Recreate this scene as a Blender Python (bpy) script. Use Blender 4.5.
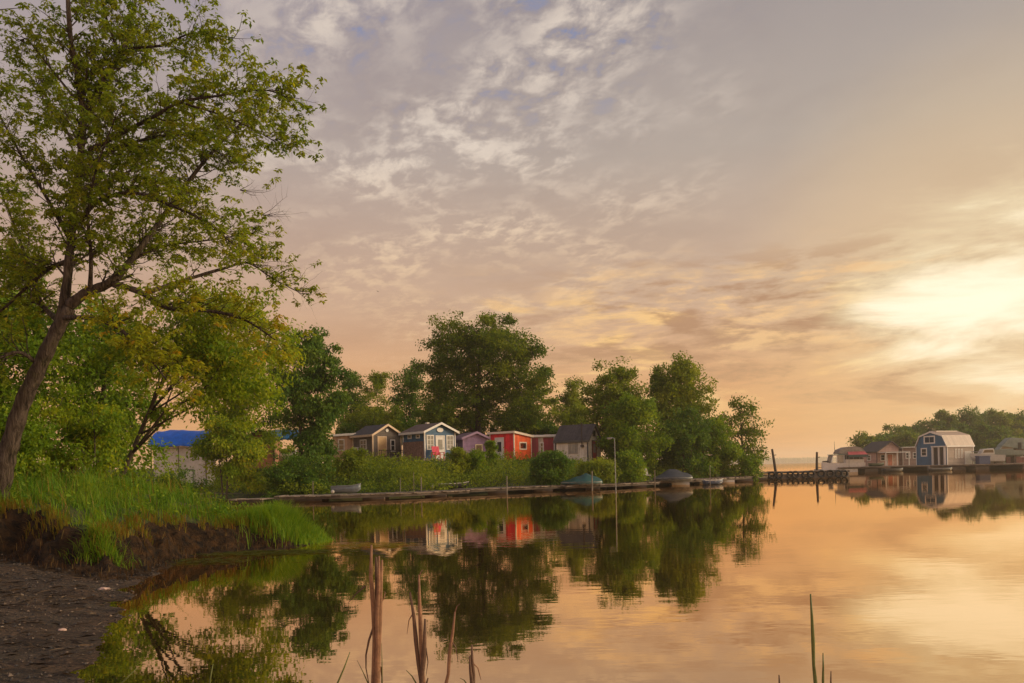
import bpy, bmesh, math, random
import numpy as np
from mathutils import Vector, Matrix, noise

for o in list(bpy.data.objects):
    bpy.data.objects.remove(o)
sc = bpy.context.scene
COL = sc.collection
R = math.radians

# ------------------------------------------------------------------ camera, sky, sun, exposure
F, YPP, CH = 800.0, 469.0, 1.7            # focal length in pixels, row of the eye level, eye height (m)
ROLL = math.atan(0.0227)
CR, SR = math.cos(ROLL), math.sin(ROLL)
cam = bpy.data.cameras.new('camera')
cam_o = bpy.data.objects.new('camera', cam)
COL.objects.link(cam_o)
cam.sensor_width = 36.0
cam.lens = F / 1024 * 36
cam.shift_y = (YPP - 341.5) / 1024
cam.clip_start, cam.clip_end = 0.1, 6000
cam_o.matrix_world = Matrix(((CR, SR, 0, 0), (0, 0, -1, 0), (-SR, CR, 0, CH), (0, 0, 0, 1)))
sc.camera = cam_o

SUN_AZ, SUN_EL = 88.0, 22.0               # degrees to the right of the view, and up
SUN_STRENGTH = 4.6
GLOW_AZ, GLOW_EL = 31.5, 9.6              # where the cloud is brightest
WORLD_STRENGTH = 0.1

def dirv(az, el):
    az, el = R(az), R(el)
    return Vector((math.sin(az) * math.cos(el), math.cos(az) * math.cos(el), math.sin(el)))

world = bpy.data.worlds.new('World')
sc.world = world
world.use_nodes = True

class NT:
    """small helper to write node trees as expressions"""
    def __init__(s, tree):
        s.t = tree; s.n = tree.nodes; s.l = tree.links
    def new(s, kind, **kw):
        n = s.n.new(kind)
        for k, v in kw.items():
            setattr(n, k, v)
        return n
    def put(s, sock, v):
        if v is None: return
        if isinstance(v, bpy.types.NodeSocket): s.l.new(v, sock)
        else:
            if sock.type == 'RGBA' and len(v) == 3: v = (*v, 1)
            sock.default_value = v
    def math(s, op, a, b=0.0, c=None, clamp=False):
        n = s.new('ShaderNodeMath', operation=op); n.use_clamp = clamp
        s.put(n.inputs[0], a); s.put(n.inputs[1], b)
        if c is not None: s.put(n.inputs[2], c)
        return n.outputs[0]
    def vmath(s, op, a, b=None):
        n = s.new('ShaderNodeVectorMath', operation=op)
        s.put(n.inputs[0], a)
        if b is not None: s.put(n.inputs[1], b)
        return n.outputs['Value'] if op == 'DOT_PRODUCT' else n.outputs[0]
    def range(s, v, a, b, c=0.0, d=1.0, mode='SMOOTHSTEP'):
        n = s.new('ShaderNodeMapRange', interpolation_type=mode)
        s.put(n.inputs[0], v)
        for i, x in enumerate((a, b, c, d)): s.put(n.inputs[i + 1], x)
        return n.outputs[0]
    def mix(s, f, a, b, blend='MIX'):
        n = s.new('ShaderNodeMix', data_type='RGBA', blend_type=blend)
        s.put(n.inputs[0], f); s.put(n.inputs[6], a); s.put(n.inputs[7], b)
        return n.outputs[2]
    def noise(s, vec, scale, detail=4, rough=0.55, dist=0.0, out='Fac'):
        n = s.new('ShaderNodeTexNoise')
        s.put(n.inputs['Vector'], vec)
        n.inputs['Scale'].default_value = scale; n.inputs['Detail'].default_value = detail
        n.inputs['Roughness'].default_value = rough; n.inputs['Distortion'].default_value = dist
        return n.outputs[out]
    def ramp(s, f, stops, interp='LINEAR'):
        n = s.new('ShaderNodeValToRGB')
        e = n.color_ramp; e.interpolation = interp
        while len(e.elements) > 1: e.elements.remove(e.elements[-1])
        e.elements[0].position = stops[0][0]; e.elements[0].color = (*stops[0][1], 1)
        for p, c in stops[1:]:
            q = e.elements.new(p); q.color = (*c, 1)
        s.put(n.inputs[0], f)
        return n.outputs[0]
    def xyz(s, v):
        n = s.new('ShaderNodeSeparateXYZ'); s.put(n.inputs[0], v); return n.outputs
    def comb(s, x, y, z):
        n = s.new('ShaderNodeCombineXYZ')
        for i, q in enumerate((x, y, z)): s.put(n.inputs[i], q)
        return n.outputs[0]

def lin(r, g, b):
    """8-bit sRGB to linear"""
    f = lambda c: c / 12.92 if c <= 0.04045 else ((c + 0.055) / 1.055) ** 2.4
    return tuple(f(q / 255) for q in (r, g, b))

def build_world():
    T = NT(world.node_tree)
    T.n.clear()
    sky = T.new('ShaderNodeTexSky', sky_type='NISHITA')
    sky.sun_disc = False
    sky.sun_elevation = R(SUN_EL); sky.sun_rotation = R(SUN_AZ)
    d = T.new('ShaderNodeTexCoord').outputs['Generated']
    x, y, z = T.xyz(d)
    zc = T.math('MAXIMUM', z, 0.0)
    # cloud deck coordinates: a flat layer seen in perspective
    den = T.math('ADD', zc, 0.10)
    u = T.math('DIVIDE', x, den); v = T.math('DIVIDE', y, den)
    p = T.comb(u, v, 0.0)
    az = T.math('ARCTAN2', x, y)
    glow = T.vmath('DOT_PRODUCT', d, tuple(dirv(GLOW_AZ, GLOW_EL)))
    side = T.range(az, R(-38), R(38))
    # broad colour of the deck by height, warm side and cool side
    cool = T.ramp(zc, [(0.0, lin(230, 160, 96)), (0.05, lin(226, 164, 104)), (0.11, lin(222, 164, 114)), (0.20, lin(208, 168, 138)),
                       (0.36, lin(182, 164, 156)), (0.5, lin(168, 156, 160)), (0.75, lin(150, 150, 165)), (1.0, lin(140, 145, 165))])
    warm = T.ramp(zc, [(0.0, lin(242, 170, 92)), (0.05, lin(237, 174, 106)), (0.11, lin(228, 174, 120)), (0.20, lin(211, 178, 148)),
                       (0.36, lin(184, 170, 156)), (0.5, lin(164, 154, 150)), (0.75, lin(150, 150, 158)), (1.0, lin(140, 145, 165))])
    base = T.mix(side, cool, warm)
    # soft large bands
    n0 = T.noise(T.comb(T.math('MULTIPLY', u, 0.8), v, 0.0), 1.1, 5, 0.55, 0.2)
    base = T.mix(T.range(n0, 0.42, 0.72, 0.0, 0.40), base, T.mix(1.0, base, (0.74, 0.70, 0.71), 'MULTIPLY'))
    base = T.mix(T.range(n0, 0.48, 0.25, 0.0, 0.35), base, T.mix(1.0, base, (1.14, 1.12, 1.08), 'MULTIPLY'))
    # altocumulus: cells of bright puff and dull gap, strongest overhead and to the middle left
    pr = T.comb(T.math('ADD', u, T.math('MULTIPLY', v, 0.25)), T.math('MULTIPLY', v, 0.75), 0.0)
    pw = T.vmath('ADD', pr, T.vmath('MULTIPLY', T.vmath('SUBTRACT', T.noise(p, 6.0, 2, 0.5, out='Color'), (0.5, 0.5, 0.5)), (0.07, 0.07, 0)))
    n1 = T.noise(pw, 12.5, 8, 0.60)
    n2 = T.noise(p, 1.9, 4, 0.55)
    puffdir = T.vmath('DOT_PRODUCT', d, tuple(dirv(-2.5, 24)))
    zone = T.math('MULTIPLY', T.range(puffdir, 0.94, 0.995), T.range(n2, 0.36, 0.60))
    puff = T.math('MULTIPLY', T.range(n1, 0.42, 0.64), zone)
    base = T.mix(T.math('MULTIPLY', puff, 0.9, clamp=True), base, T.mix(T.range(zc, 0.18, 0.40), lin(244, 206, 160), lin(232, 216, 200)))
    gap = T.math('MULTIPLY', T.range(n1, 0.46, 0.33), T.math('MULTIPLY', T.range(zc, 0.36, 0.46), zone))
    base = T.mix(T.math('MULTIPLY', gap, 1.0, clamp=True), base, lin(128, 140, 178))
    # dull cells over the whole deck
    n4 = T.noise(pr, 4.2, 7, 0.6)
    base = T.mix(T.range(n4, 0.46, 0.74, 0, 0.17), base, T.mix(1.0, base, (0.76, 0.72, 0.72), 'MULTIPLY'))
    # light behind the thin cloud
    g1 = T.math('MULTIPLY', T.range(glow, 0.955, 1.0), 0.40)
    base = T.mix(g1, base, lin(248, 212, 154))
    # streaks of cloud low on the right
    sx = T.comb(T.math('MULTIPLY', az, 5.0), T.math('MULTIPLY', z, 21.0), 0.0)
    n3 = T.noise(sx, 1.0, 8, 0.62, 0.3)
    low = T.math('MULTIPLY', T.range(z, 0.03, 0.10), T.range(z, 0.26, 0.17))
    sdir = T.vmath('DOT_PRODUCT', d, tuple(dirv(16, 10)))
    low = T.math('MULTIPLY', low, T.range(sdir, 0.91, 0.98))
    base = T.mix(T.math('MULTIPLY', T.range(n3, 0.50, 0.66, 0, 0.80), low), base, lin(182, 138, 100))
    base = T.mix(T.math('MULTIPLY', T.range(n3, 0.49, 0.38, 0, 0.95), low), base, lin(255, 206, 134))
    sf = T.comb(T.math('ADD', T.math('MULTIPLY', az, 9.0), 3.7), T.math('MULTIPLY', z, 40.0), 0.0)
    n5 = T.noise(sf, 1.0, 8, 0.60, 0.2)
    low2 = T.math('MULTIPLY', T.math('MULTIPLY', T.range(z, 0.10, 0.15), T.range(z, 0.27, 0.20)), T.range(T.vmath('DOT_PRODUCT', d, tuple(dirv(17, 10.5))), 0.955, 0.99))
    base = T.mix(T.math('MULTIPLY', T.range(n5, 0.49, 0.62, 0, 0.8), low2), base, lin(180, 134, 96))
    base = T.mix(T.math('MULTIPLY', T.range(n5, 0.50, 0.36, 0, 0.8), low2), base, lin(252, 204, 142))
    # the bright patch itself, broken by the streaks
    gn = T.math('ADD', glow, T.math('MULTIPLY', T.math('SUBTRACT', n3, 0.5), -0.045))
    gn = T.math('ADD', gn, T.math('MULTIPLY', T.math('ABSOLUTE', T.math('SUBTRACT', z, 0.167)), -0.05))
    g2 = T.range(gn, 0.981, 1.004)
    base = T.mix(T.math('MULTIPLY', g2, 0.9), base, lin(255, 236, 190))
    g3 = T.range(gn, 0.991, 1.006)
    base = T.mix(g3, base, (1.25, 1.08, 0.80))
    back = T.range(y, 0.15, -0.6, 10.0, 24.0)  # sky behind the view brightened, added to light surfaces that face the camera
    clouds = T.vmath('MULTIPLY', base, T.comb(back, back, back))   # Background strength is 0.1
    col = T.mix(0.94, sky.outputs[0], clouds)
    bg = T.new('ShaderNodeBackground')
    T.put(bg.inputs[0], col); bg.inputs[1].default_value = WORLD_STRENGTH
    out = T.new('ShaderNodeOutputWorld')
    T.l.new(bg.outputs[0], out.inputs[0])
build_world()

sun = bpy.data.lights.new('sun', 'SUN')
sun.energy = SUN_STRENGTH; sun.angle = R(30); sun.color = (1.0, 0.80, 0.52)
sun_o = bpy.data.objects.new('sun', sun)
COL.objects.link(sun_o)
sun_o.rotation_euler = dirv(SUN_AZ, SUN_EL).to_track_quat('Z', 'Y').to_euler()
sun_o.location = (60, 40, 60)

sc.view_settings.view_transform = 'Standard'
sc.view_settings.look = 'None'
sc.view_settings.exposure = 0.0
sc.view_settings.gamma = 1.0
sc.render.engine = 'CYCLES'
cy = sc.cycles
cy.use_denoising = True
cy.max_bounces = 6; cy.diffuse_bounces = 3; cy.glossy_bounces = 3; cy.transmission_bounces = 3
cy.volume_bounces = 1; cy.transparent_max_bounces = 6
cy.sample_clamp_indirect = 4

# ------------------------------------------------------------------ pixels to places
def at(px, py, D):
    dx, dy = px - 512, YPP - py
    return Vector(((dx * CR + dy * SR) / F * D, D, CH + (-dx * SR + dy * CR) / F * D))
def wp(px, py, z=0.0):
    dx, dy = px - 512, YPP - py
    s = (-dx * SR + dy * CR) / F
    return at(px, py, (z - CH) / s)
def m_at(D): return D / F          # metres per pixel

# ------------------------------------------------------------------ materials
MATS = {}
def mat(name, col, rough=0.7, var=0.25, scale=3.0, bump=0.0, bscale=20.0, metal=0.0, lines=None, coord='Object', spec=0.3):
    """procedural surface: base colour broken by noise; lines=(axis, per_metre, depth) adds board joints"""
    if name in MATS: return MATS[name]
    m = bpy.data.materials.new(name); m.use_nodes = True
    T = NT(m.node_tree); b = T.n['Principled BSDF']
    co = T.new('ShaderNodeTexCoord').outputs[coord]
    n = T.noise(co, scale, 5, 0.6)
    k = T.range(n, 0.3, 0.7, 1 - var, 1 + var, 'LINEAR')
    n2 = T.noise(co, scale * 7, 3, 0.6)
    k = T.math('MULTIPLY', k, T.range(n2, 0.3, 0.7, 1 - var * 0.5, 1 + var * 0.5, 'LINEAR'))
    c = T.vmath('MULTIPLY', (*col,), T.comb(k, k, k))
    h = T.noise(co, bscale, 4, 0.6)
    if lines:
        ax, per, depth = lines
        q = T.xyz(co)[ax]
        fr = T.math('FRACT', T.math('MULTIPLY', q, per))
        gro = T.math('LESS_THAN', fr, 0.12)
        cell = T.math('FLOOR', T.math('MULTIPLY', q, per))
        wn = T.new('ShaderNodeTexWhiteNoise', noise_dimensions='1D'); T.put(wn.inputs['W'], cell)
        kk = T.range(wn.outputs['Value'], 0, 1, 0.86, 1.1, 'LINEAR')
        c = T.vmath('MULTIPLY', c, T.comb(kk, kk, kk))
        c = T.mix(T.math('MULTIPLY', gro, depth), c, T.mix(1.0, c, (0.35, 0.35, 0.35), 'MULTIPLY'))
    T.put(b.inputs['Base Color'], c)
    b.inputs['Roughness'].default_value = rough
    b.inputs['Metallic'].default_value = metal
    b.inputs['Specular IOR Level'].default_value = spec
    if bump:
        bn = T.new('ShaderNodeBump'); bn.inputs['Strength'].default_value = bump; bn.inputs['Distance'].default_value = 0.02
        T.put(bn.inputs['Height'], h); T.l.new(bn.outputs[0], b.inputs['Normal'])
    MATS[name] = m
    return m

def leaf_mat(name, stops, trans=0.4, rough=0.55):
    """leaves: colour by the per-leaf tint attribute, some light through the blade"""
    if name in MATS: return MATS[name]
    m = bpy.data.materials.new(name); m.use_nodes = True
    T = NT(m.node_tree); b = T.n['Principled BSDF']; out = T.n['Material Output']
    a = T.new('ShaderNodeAttribute', attribute_name='tint')
    c = T.ramp(a.outputs['Fac'], stops)
    T.put(b.inputs['Base Color'], c); b.inputs['Roughness'].default_value = rough
    b.inputs['Specular IOR Level'].default_value = 0.12
    tr = T.new('ShaderNodeBsdfTranslucent')
    T.put(tr.inputs[0], T.mix(1.0, c, (1.55, 1.40, 0.65), 'MULTIPLY'))
    mx = T.new('ShaderNodeMixShader'); mx.inputs[0].default_value = trans
    T.l.new(b.outputs[0], mx.inputs[1]); T.l.new(tr.outputs[0], mx.inputs[2])
    T.l.new(mx.outputs[0], out.inputs[0])
    MATS[name] = m
    return m

L_HERO = leaf_mat('maple_leaf', [(0.0, (0.065, 0.120, 0.010)), (0.4, (0.135, 0.185, 0.013)), (0.8, (0.225, 0.240, 0.016)), (0.97, (0.29, 0.255, 0.018)), (1.0, (0.30, 0.20, 0.018))], 0.52)
L_GOLD = leaf_mat('golden_leaf', [(0.0, (0.070, 0.145, 0.010)), (0.5, (0.155, 0.220, 0.013)), (0.9, (0.255, 0.285, 0.016)), (1.0, (0.30, 0.27, 0.016))], 0.52)
L_GREEN = leaf_mat('green_leaf', [(0.0, (0.049, 0.106, 0.0082)), (0.5, (0.104, 0.179, 0.0107)), (1.0, (0.199, 0.252, 0.0133))], 0.4)
L_DARK = leaf_mat('dark_leaf', [(0.0, (0.029, 0.070, 0.0096)), (0.5, (0.059, 0.119, 0.0127)), (1.0, (0.113, 0.173, 0.0143))], 0.35)
L_MID = leaf_mat('mid_leaf', [(0.0, (0.055, 0.098, 0.0086)), (0.5, (0.118, 0.164, 0.0111)), (1.0, (0.224, 0.250, 0.0155))], 0.4)
L_WILLOW = leaf_mat('willow_leaf', [(0.0, (0.071, 0.111, 0.0092)), (0.5, (0.134, 0.178, 0.0128)), (1.0, (0.220, 0.245, 0.0184))], 0.45)
L_GRASS = leaf_mat('grass_blade', [(0.0, (0.046, 0.111, 0.0083)), (0.5, (0.098, 0.195, 0.0125)), (1.0, (0.182, 0.247, 0.0187))], 0.45)
L_DRY = leaf_mat('dry_blade', [(0.0, (0.10, 0.12, 0.012)), (0.5, (0.20, 0.15, 0.025)), (1.0, (0.19, 0.085, 0.02))], 0.35)
def bark_mat():
    m = bpy.data.materials.new('bark'); m.use_nodes = True
    T = NT(m.node_tree); b = T.n['Principled BSDF']
    x, y, z = T.xyz(T.new('ShaderNodeTexCoord').outputs['Object'])
    f = T.noise(T.comb(T.math('MULTIPLY', x, 15.0), T.math('MULTIPLY', y, 15.0), T.math('MULTIPLY', z, 2.6)), 1.0, 7, 0.65, 0.5)
    p = T.noise(T.comb(x, y, z), 2.2, 4, 0.6)
    c = T.ramp(f, [(0.34, (0.012, 0.009, 0.007)), (0.48, (0.046, 0.034, 0.026)), (0.64, (0.088, 0.068, 0.054))])
    c = T.mix(T.range(p, 0.54, 0.68, 0, 0.5), c, T.mix(1.0, c, (0.85, 1.0, 0.5), 'MULTIPLY'))
    T.put(b.inputs['Base Color'], c); b.inputs['Roughness'].default_value = 0.92; b.inputs['Specular IOR Level'].default_value = 0.15
    bn = T.new('ShaderNodeBump'); bn.inputs['Strength'].default_value = 1.0; bn.inputs['Distance'].default_value = 0.09
    T.put(bn.inputs['Height'], f); T.l.new(bn.outputs[0], b.inputs['Normal'])
    return m
BARK = bark_mat()
BARK_D = mat('dark_bark', (0.045, 0.034, 0.025), 0.9, 0.4, 3.0, 0.6, 14.0)
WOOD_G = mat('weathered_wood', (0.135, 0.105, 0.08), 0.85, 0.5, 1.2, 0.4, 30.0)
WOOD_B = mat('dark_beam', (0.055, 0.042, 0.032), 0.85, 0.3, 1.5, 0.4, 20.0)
WHITE = mat('white_paint', (0.50, 0.47, 0.43), 0.5, 0.08)
GLASS = mat('dark_glass', (0.02, 0.022, 0.025), 0.08, 0.1, spec=0.6)
PALEG = mat('curtained_glass', (0.17, 0.17, 0.155), 0.15, 0.2, spec=0.6)
METAL = mat('galvanised_metal', (0.15, 0.15, 0.145), 0.5, 0.15, metal=0.3)
RUBBER = mat('black_rubber', (0.018, 0.018, 0.018), 0.7, 0.3)
FOAM = mat('white_float', (0.34, 0.31, 0.27), 0.7, 0.2)

# ------------------------------------------------------------------ mesh helpers
class MB:
    def __init__(s): s.v = []; s.f = []
    def add(s, vs, fs):
        n = len(s.v); s.v += [tuple(q) for q in vs]; s.f += [tuple(i + n for i in f) for f in fs]; return s
    def box(s, x0, x1, y0, y1, z0, z1, M=None):
        vs = [Vector((x, y, z)) for x in (x0, x1) for y in (y0, y1) for z in (z0, z1)]
        if M is not None: vs = [M @ q for q in vs]
        return s.add(vs, [(0, 1, 3, 2), (4, 6, 7, 5), (0, 4, 5, 1), (2, 3, 7, 6), (0, 2, 6, 4), (1, 5, 7, 3)])
    def tube(s, pts, rad, n=8, cap=True):
        pts = [Vector(p) for p in pts]
        if not hasattr(rad, '__len__'): rad = [rad] * len(pts)
        vs = []
        up = None
        for i, p in enumerate(pts):
            d = (pts[min(i + 1, len(pts) - 1)] - pts[max(i - 1, 0)])
            d = d.normalized() if d.length > 1e-9 else Vector((0, 0, 1))
            if up is None: up = d.orthogonal().normalized()
            up = (up - d * up.dot(d)); up = up.normalized() if up.length > 1e-6 else d.orthogonal().normalized()
            w = d.cross(up)
            for k in range(n):
                a = 2 * math.pi * k / n
                vs.append(p + (up * math.cos(a) + w * math.sin(a)) * rad[i])
        fs = [(i * n + k, i * n + (k + 1) % n, (i + 1) * n + (k + 1) % n, (i + 1) * n + k) for i in range(len(pts) - 1) for k in range(n)]
        if cap: fs += [tuple(range(n - 1, -1, -1)), tuple((len(pts) - 1) * n + k for k in range(n))]
        return s.add(vs, fs)
    def prism(s, poly, y0, y1):
        """poly of (x, z) extruded along y"""
        n = len(poly)
        vs = [(x, y0, z) for x, z in poly] + [(x, y1, z) for x, z in poly]
        fs = [tuple(range(n)), tuple(range(2 * n - 1, n - 1, -1))] + [(i, i + n, (i + 1) % n + n, (i + 1) % n) for i in range(n)]
        return s.add(vs, fs)
    def loft(s, rings, closed=True, cap=True):
        n = len(rings[0]); vs = [q for r in rings for q in r]
        m = n if closed else n - 1
        fs = [(i * n + k, i * n + (k + 1) % n, (i + 1) * n + (k + 1) % n, (i + 1) * n + k) for i in range(len(rings) - 1) for k in range(m)]
        if cap and closed: fs += [tuple(range(n - 1, -1, -1)), tuple((len(rings) - 1) * n + k for k in range(n))]
        return s.add(vs, fs)
    def build(s, name, m, parent=None, smooth=False, bevel=0.0):
        me = bpy.data.meshes.new(name)
        me.from_pydata(s.v, [], s.f)
        bm = bmesh.new(); bm.from_mesh(me); bmesh.ops.recalc_face_normals(bm, faces=bm.faces); bm.to_mesh(me); bm.free()
        me.materials.append(m)
        if smooth: me.polygons.foreach_set('use_smooth', [True] * len(me.polygons))
        o = bpy.data.objects.new(name, me); COL.objects.link(o)
        if parent: o.parent = parent
        if bevel:
            b = o.modifiers.new('bevel', 'BEVEL'); b.width = bevel; b.segments = 2; b.limit_method = 'ANGLE'
        return o

def empty(name, loc, label=None, cat=None, rz=0.0, group=None):
    o = bpy.data.objects.new(name, None); COL.objects.link(o)
    o.location = loc; o.rotation_euler = (0, 0, rz); o.empty_display_size = 0.3
    return tag(o, label, cat, group)
def tag(o, label=None, cat=None, group=None, kind=None):
    if label: o['label'] = label
    if cat: o['category'] = cat
    if group: o['group'] = group
    if kind: o['kind'] = kind
    return o

def quad_mesh(name, V, m, tint, parent=None):
    """V (N,4,3) loose quads"""
    N = len(V)
    me = bpy.data.meshes.new(name)
    me.vertices.add(N * 4); me.vertices.foreach_set('co', np.ascontiguousarray(V, dtype=np.float32).ravel())
    me.loops.add(N * 4); me.loops.foreach_set('vertex_index', np.arange(N * 4, dtype=np.int32))
    me.polygons.add(N); me.polygons.foreach_set('loop_start', np.arange(0, N * 4, 4, dtype=np.int32))
    me.update(calc_edges=True)
    a = me.attributes.new('tint', 'FLOAT', 'POINT'); a.data.foreach_set('value', np.repeat(np.clip(tint, 0, 1), 4).astype(np.float32))
    me.materials.append(m); me.validate()
    o = bpy.data.objects.new(name, me); COL.objects.link(o)
    if parent: o.parent = parent
    return o

def unit(a): return a / (np.linalg.norm(a, axis=1, keepdims=True) + 1e-9)
def leaf_quads(C, D, N, L, ratio=0.5, fold=0.12):
    D = unit(D); S = unit(np.cross(D, N)); Nn = np.cross(S, D); L = L[:, None]
    V = np.empty((len(C), 4, 3))
    V[:, 0] = C; V[:, 2] = C + D * L
    mid = C + D * L * 0.48 + Nn * L * fold
    V[:, 1] = mid + S * L * ratio * 0.5; V[:, 3] = mid - S * L * ratio * 0.5
    return V

# ------------------------------------------------------------------ trees
def lobes_auto(w, z0, z1, n, rng, depth=0.85, top=0.45, lean=0.0):
    """n uneven lobes filling a crown w wide between heights z0 and z1"""
    out = []
    for i in range(n):
        t = (i + 0.5) / n if i < n else 0
        prof = math.sin(math.pi * (0.20 + 0.62 * t)) ** 0.5
        a = i * 2.399 + rng.uniform(-0.5, 0.5)
        rr = w / 2 * prof
        size = rr * rng.uniform(0.34, 0.60) + w * 0.04
        off = max(rr - size, 0) * rng.uniform(0.75, 1.2)
        zz = z0 + (z1 - z0) * (0.08 + 0.86 * t)
        rz = size * rng.uniform(0.75, 1.3)
        zz = min(zz, z1 - rz * 0.9)
        out.append((math.cos(a) * off + lean * t, math.sin(a) * off * depth, zz, size, size * depth, rz))
    for i in range(max(4, n // 2)):                  # shoots that break the outline
        t = rng.uniform(0.45, 1.0); prof = math.sin(math.pi * (0.20 + 0.62 * t)) ** 0.5
        a = rng.uniform(0, 6.283); sz = w * rng.uniform(0.05, 0.095); q = w / 2 * prof * rng.uniform(0.72, 1.0) * (0.75 if t > 0.85 else 1)
        out.append((math.cos(a) * q, math.sin(a) * q * depth, min(z0 + (z1 - z0) * t, z1 - sz), sz, sz, sz * 1.5))
    return out

def foliage(lobes, n_clumps, per, leaf, cr, rng, droop=0.25, shell=0.5, ratio=0.55):
    """leaf quads in clumps through the lobes, thick toward their outsides, with gaps; returns quads, tint, clump centres"""
    w = np.array([l[3] * l[5] for l in lobes]); w = w / w.sum()
    La = np.array(lobes)
    nb = max(len(lobes) * 4, n_clumps // 6)
    bl = rng.choice(len(lobes), nb, p=w)
    bd = unit(rng.normal(size=(nb, 3)) + np.array([0, 0, 0.15]))
    br = rng.random(nb) ** (shell * 0.8) * (1.02 + 0.16 * rng.normal(size=nb))
    B = La[bl, :3] + bd * br[:, None] * La[bl, 3:6]
    bt = rng.normal(0, 0.15, nb)
    bs = np.cbrt(La[bl, 3] * La[bl, 4] * La[bl, 5]) * rng.uniform(0.15, 0.30, nb)
    which = rng.integers(0, nb, n_clumps)
    d = bd[which]
    C = B[which] + np.clip(rng.normal(size=(n_clumps, 3)), -1.6, 1.6) * bs[which][:, None] * np.array([0.95, 0.95, 0.62])
    tc = rng.normal(0.5, 0.11, n_clumps)
    lob_t = bt[which]
    k = rng.integers(int(per * 0.6), int(per * 1.4) + 1, n_clumps)
    idx = np.repeat(np.arange(n_clumps), k)
    crs = cr * rng.uniform(0.6, 1.35, n_clumps)
    P = C[idx] + np.clip(rng.normal(size=(len(idx), 3)), -1.5, 1.5) * crs[idx][:, None] * np.array([1, 1, 0.72])
    D = rng.normal(size=(len(idx), 3)) + d[idx] * 0.5; D[:, 2] -= droop * 2
    N = rng.normal(size=(len(idx), 3)) * 0.8; N[:, 2] += 0.9
    Ls = leaf * rng.uniform(0.65, 1.35, len(idx))
    V = leaf_quads(P, D, N, Ls, ratio)
    tint = tc[idx] + lob_t[idx] + rng.normal(0, 0.13, len(idx))
    return V, tint, C

def tree(name, label, cat, base, lobes, trunk_r, lm, n_clumps, per, leaf, cr, seed, bark=None, group=None, top=None, lean=(0, 0), shell=0.5, twigs=90, droop=0.25, stems=1):
    rng = np.random.default_rng(seed); rn = random.Random(seed)
    root = empty(name, base, label, cat, 0, group)
    V, tint, C = foliage(lobes, n_clumps, per, leaf, cr, rng, droop, shell)
    zmin = min(l[2] - l[5] for l in lobes); zmax = max(l[2] + l[5] for l in lobes)
    H = top or (zmin + (zmax - zmin) * 0.82)
    tb = MB()
    spine = []
    for s in range(stems):
        sp = []; ox, oy = (rn.uniform(-.3, .3) * s, rn.uniform(-.3, .3) * s)
        ax, ay = lean[0] + (rn.uniform(-.12, .12) * H * (stems > 1)), lean[1]
        n = 9
        for i in range(n + 1):
            t = i / n
            sp.append(Vector((ox + ax * t + math.sin(t * 5 + seed) * 0.025 * H * t, oy + ay * t + math.cos(t * 4 + seed) * 0.02 * H * t, -0.25 + (H + 0.25) * t)))
        rad = [trunk_r / math.sqrt(stems) * ((1 - i / n) ** 0.8 * 0.9 + 0.08) * (1.35 if i == 0 else 1) for i in range(n + 1)]
        tb.tube(sp, rad, 8)
        spine.append((sp, rad))
    segs = []
    for l in sorted(lobes, key=lambda q: -q[3])[:10]:   # a limb into each main lobe
        sp, rad = rn.choice(spine)
        c = Vector(l[:3])
        zt = max(zmin * 0.5, c.z - 0.45 * math.hypot(c.x - sp[0].x, c.y - sp[0].y) - l[5] * 0.5)
        i = min(range(len(sp)), key=lambda j: abs(sp[j].z - zt)); i = min(max(i, 2), len(sp) - 2)
        p0 = sp[i]; r0 = rad[i] * 0.55
        e = c + Vector((c.x - p0.x, c.y - p0.y, l[5])) * 0.25
        m1 = p0.lerp(e, 0.4) + Vector((0, 0, 0.12 * (e - p0).length * rn.uniform(-0.6, 1)))
        m2 = p0.lerp(e, 0.72) + Vector((rn.uniform(-.1, .1), rn.uniform(-.1, .1), 0.05)) * (e - p0).length
        pts = [p0, m1, m2, e]
        tb.tube(pts, [r0, r0 * 0.7, r0 * 0.42, r0 * 0.12], 6)
        segs += [p0.lerp(m1, .6), m1, m1.lerp(m2, .5), m2, m2.lerp(e, .5), e]
    A = np.array([tuple(q) for q in segs])
    for j in rng.choice(len(C), min(twigs, len(C)), replace=False):
        c = C[j]; q = A[np.argmin(((A - c) ** 2).sum(1))]
        mid = (q + c) / 2 + rng.normal(size=3) * 0.05 * np.linalg.norm(c - q)
        tb.tube([q, mid, c], [trunk_r * 0.09, trunk_r * 0.055, trunk_r * 0.02], 4, False)
    tb.build('trunk', bark or BARK_D, root, True)
    quad_mesh('crown', V, lm, tint, root)
    return root

def treepx(name, label, cat, x0, x1, ytop, ybot, D, gz, lm, n, seed, leaf=0.24, per=26, nl=9, trunk=None, tx=None, dens=1.0, **kw):
    """a tree whose crown spans the given picture box when it stands D metres off on ground of height gz"""
    cx = tx if tx is not None else (x0 + x1) / 2
    b = at(cx, YPP, D); base = Vector((b.x, D, gz))
    off = ((x0 + x1) / 2 - cx) * m_at(D)
    w = (x1 - x0) * m_at(D)
    z1 = at(cx, ytop, D).z - gz; z0 = max(at(cx, ybot, D).z - gz, 0.0)
    rng = np.random.default_rng(seed + 1000)
    lb = [(l[0] + off, *l[1:]) for l in lobes_auto(w, z0, z1, nl, rng)]
    cr = kw.pop('cr', max(0.35, w * 0.055)) * 0.72
    return tree(name, label, cat, base, lb, trunk or max(0.10, w * 0.024), lm, n, per, leaf, cr, seed, **kw)

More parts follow.
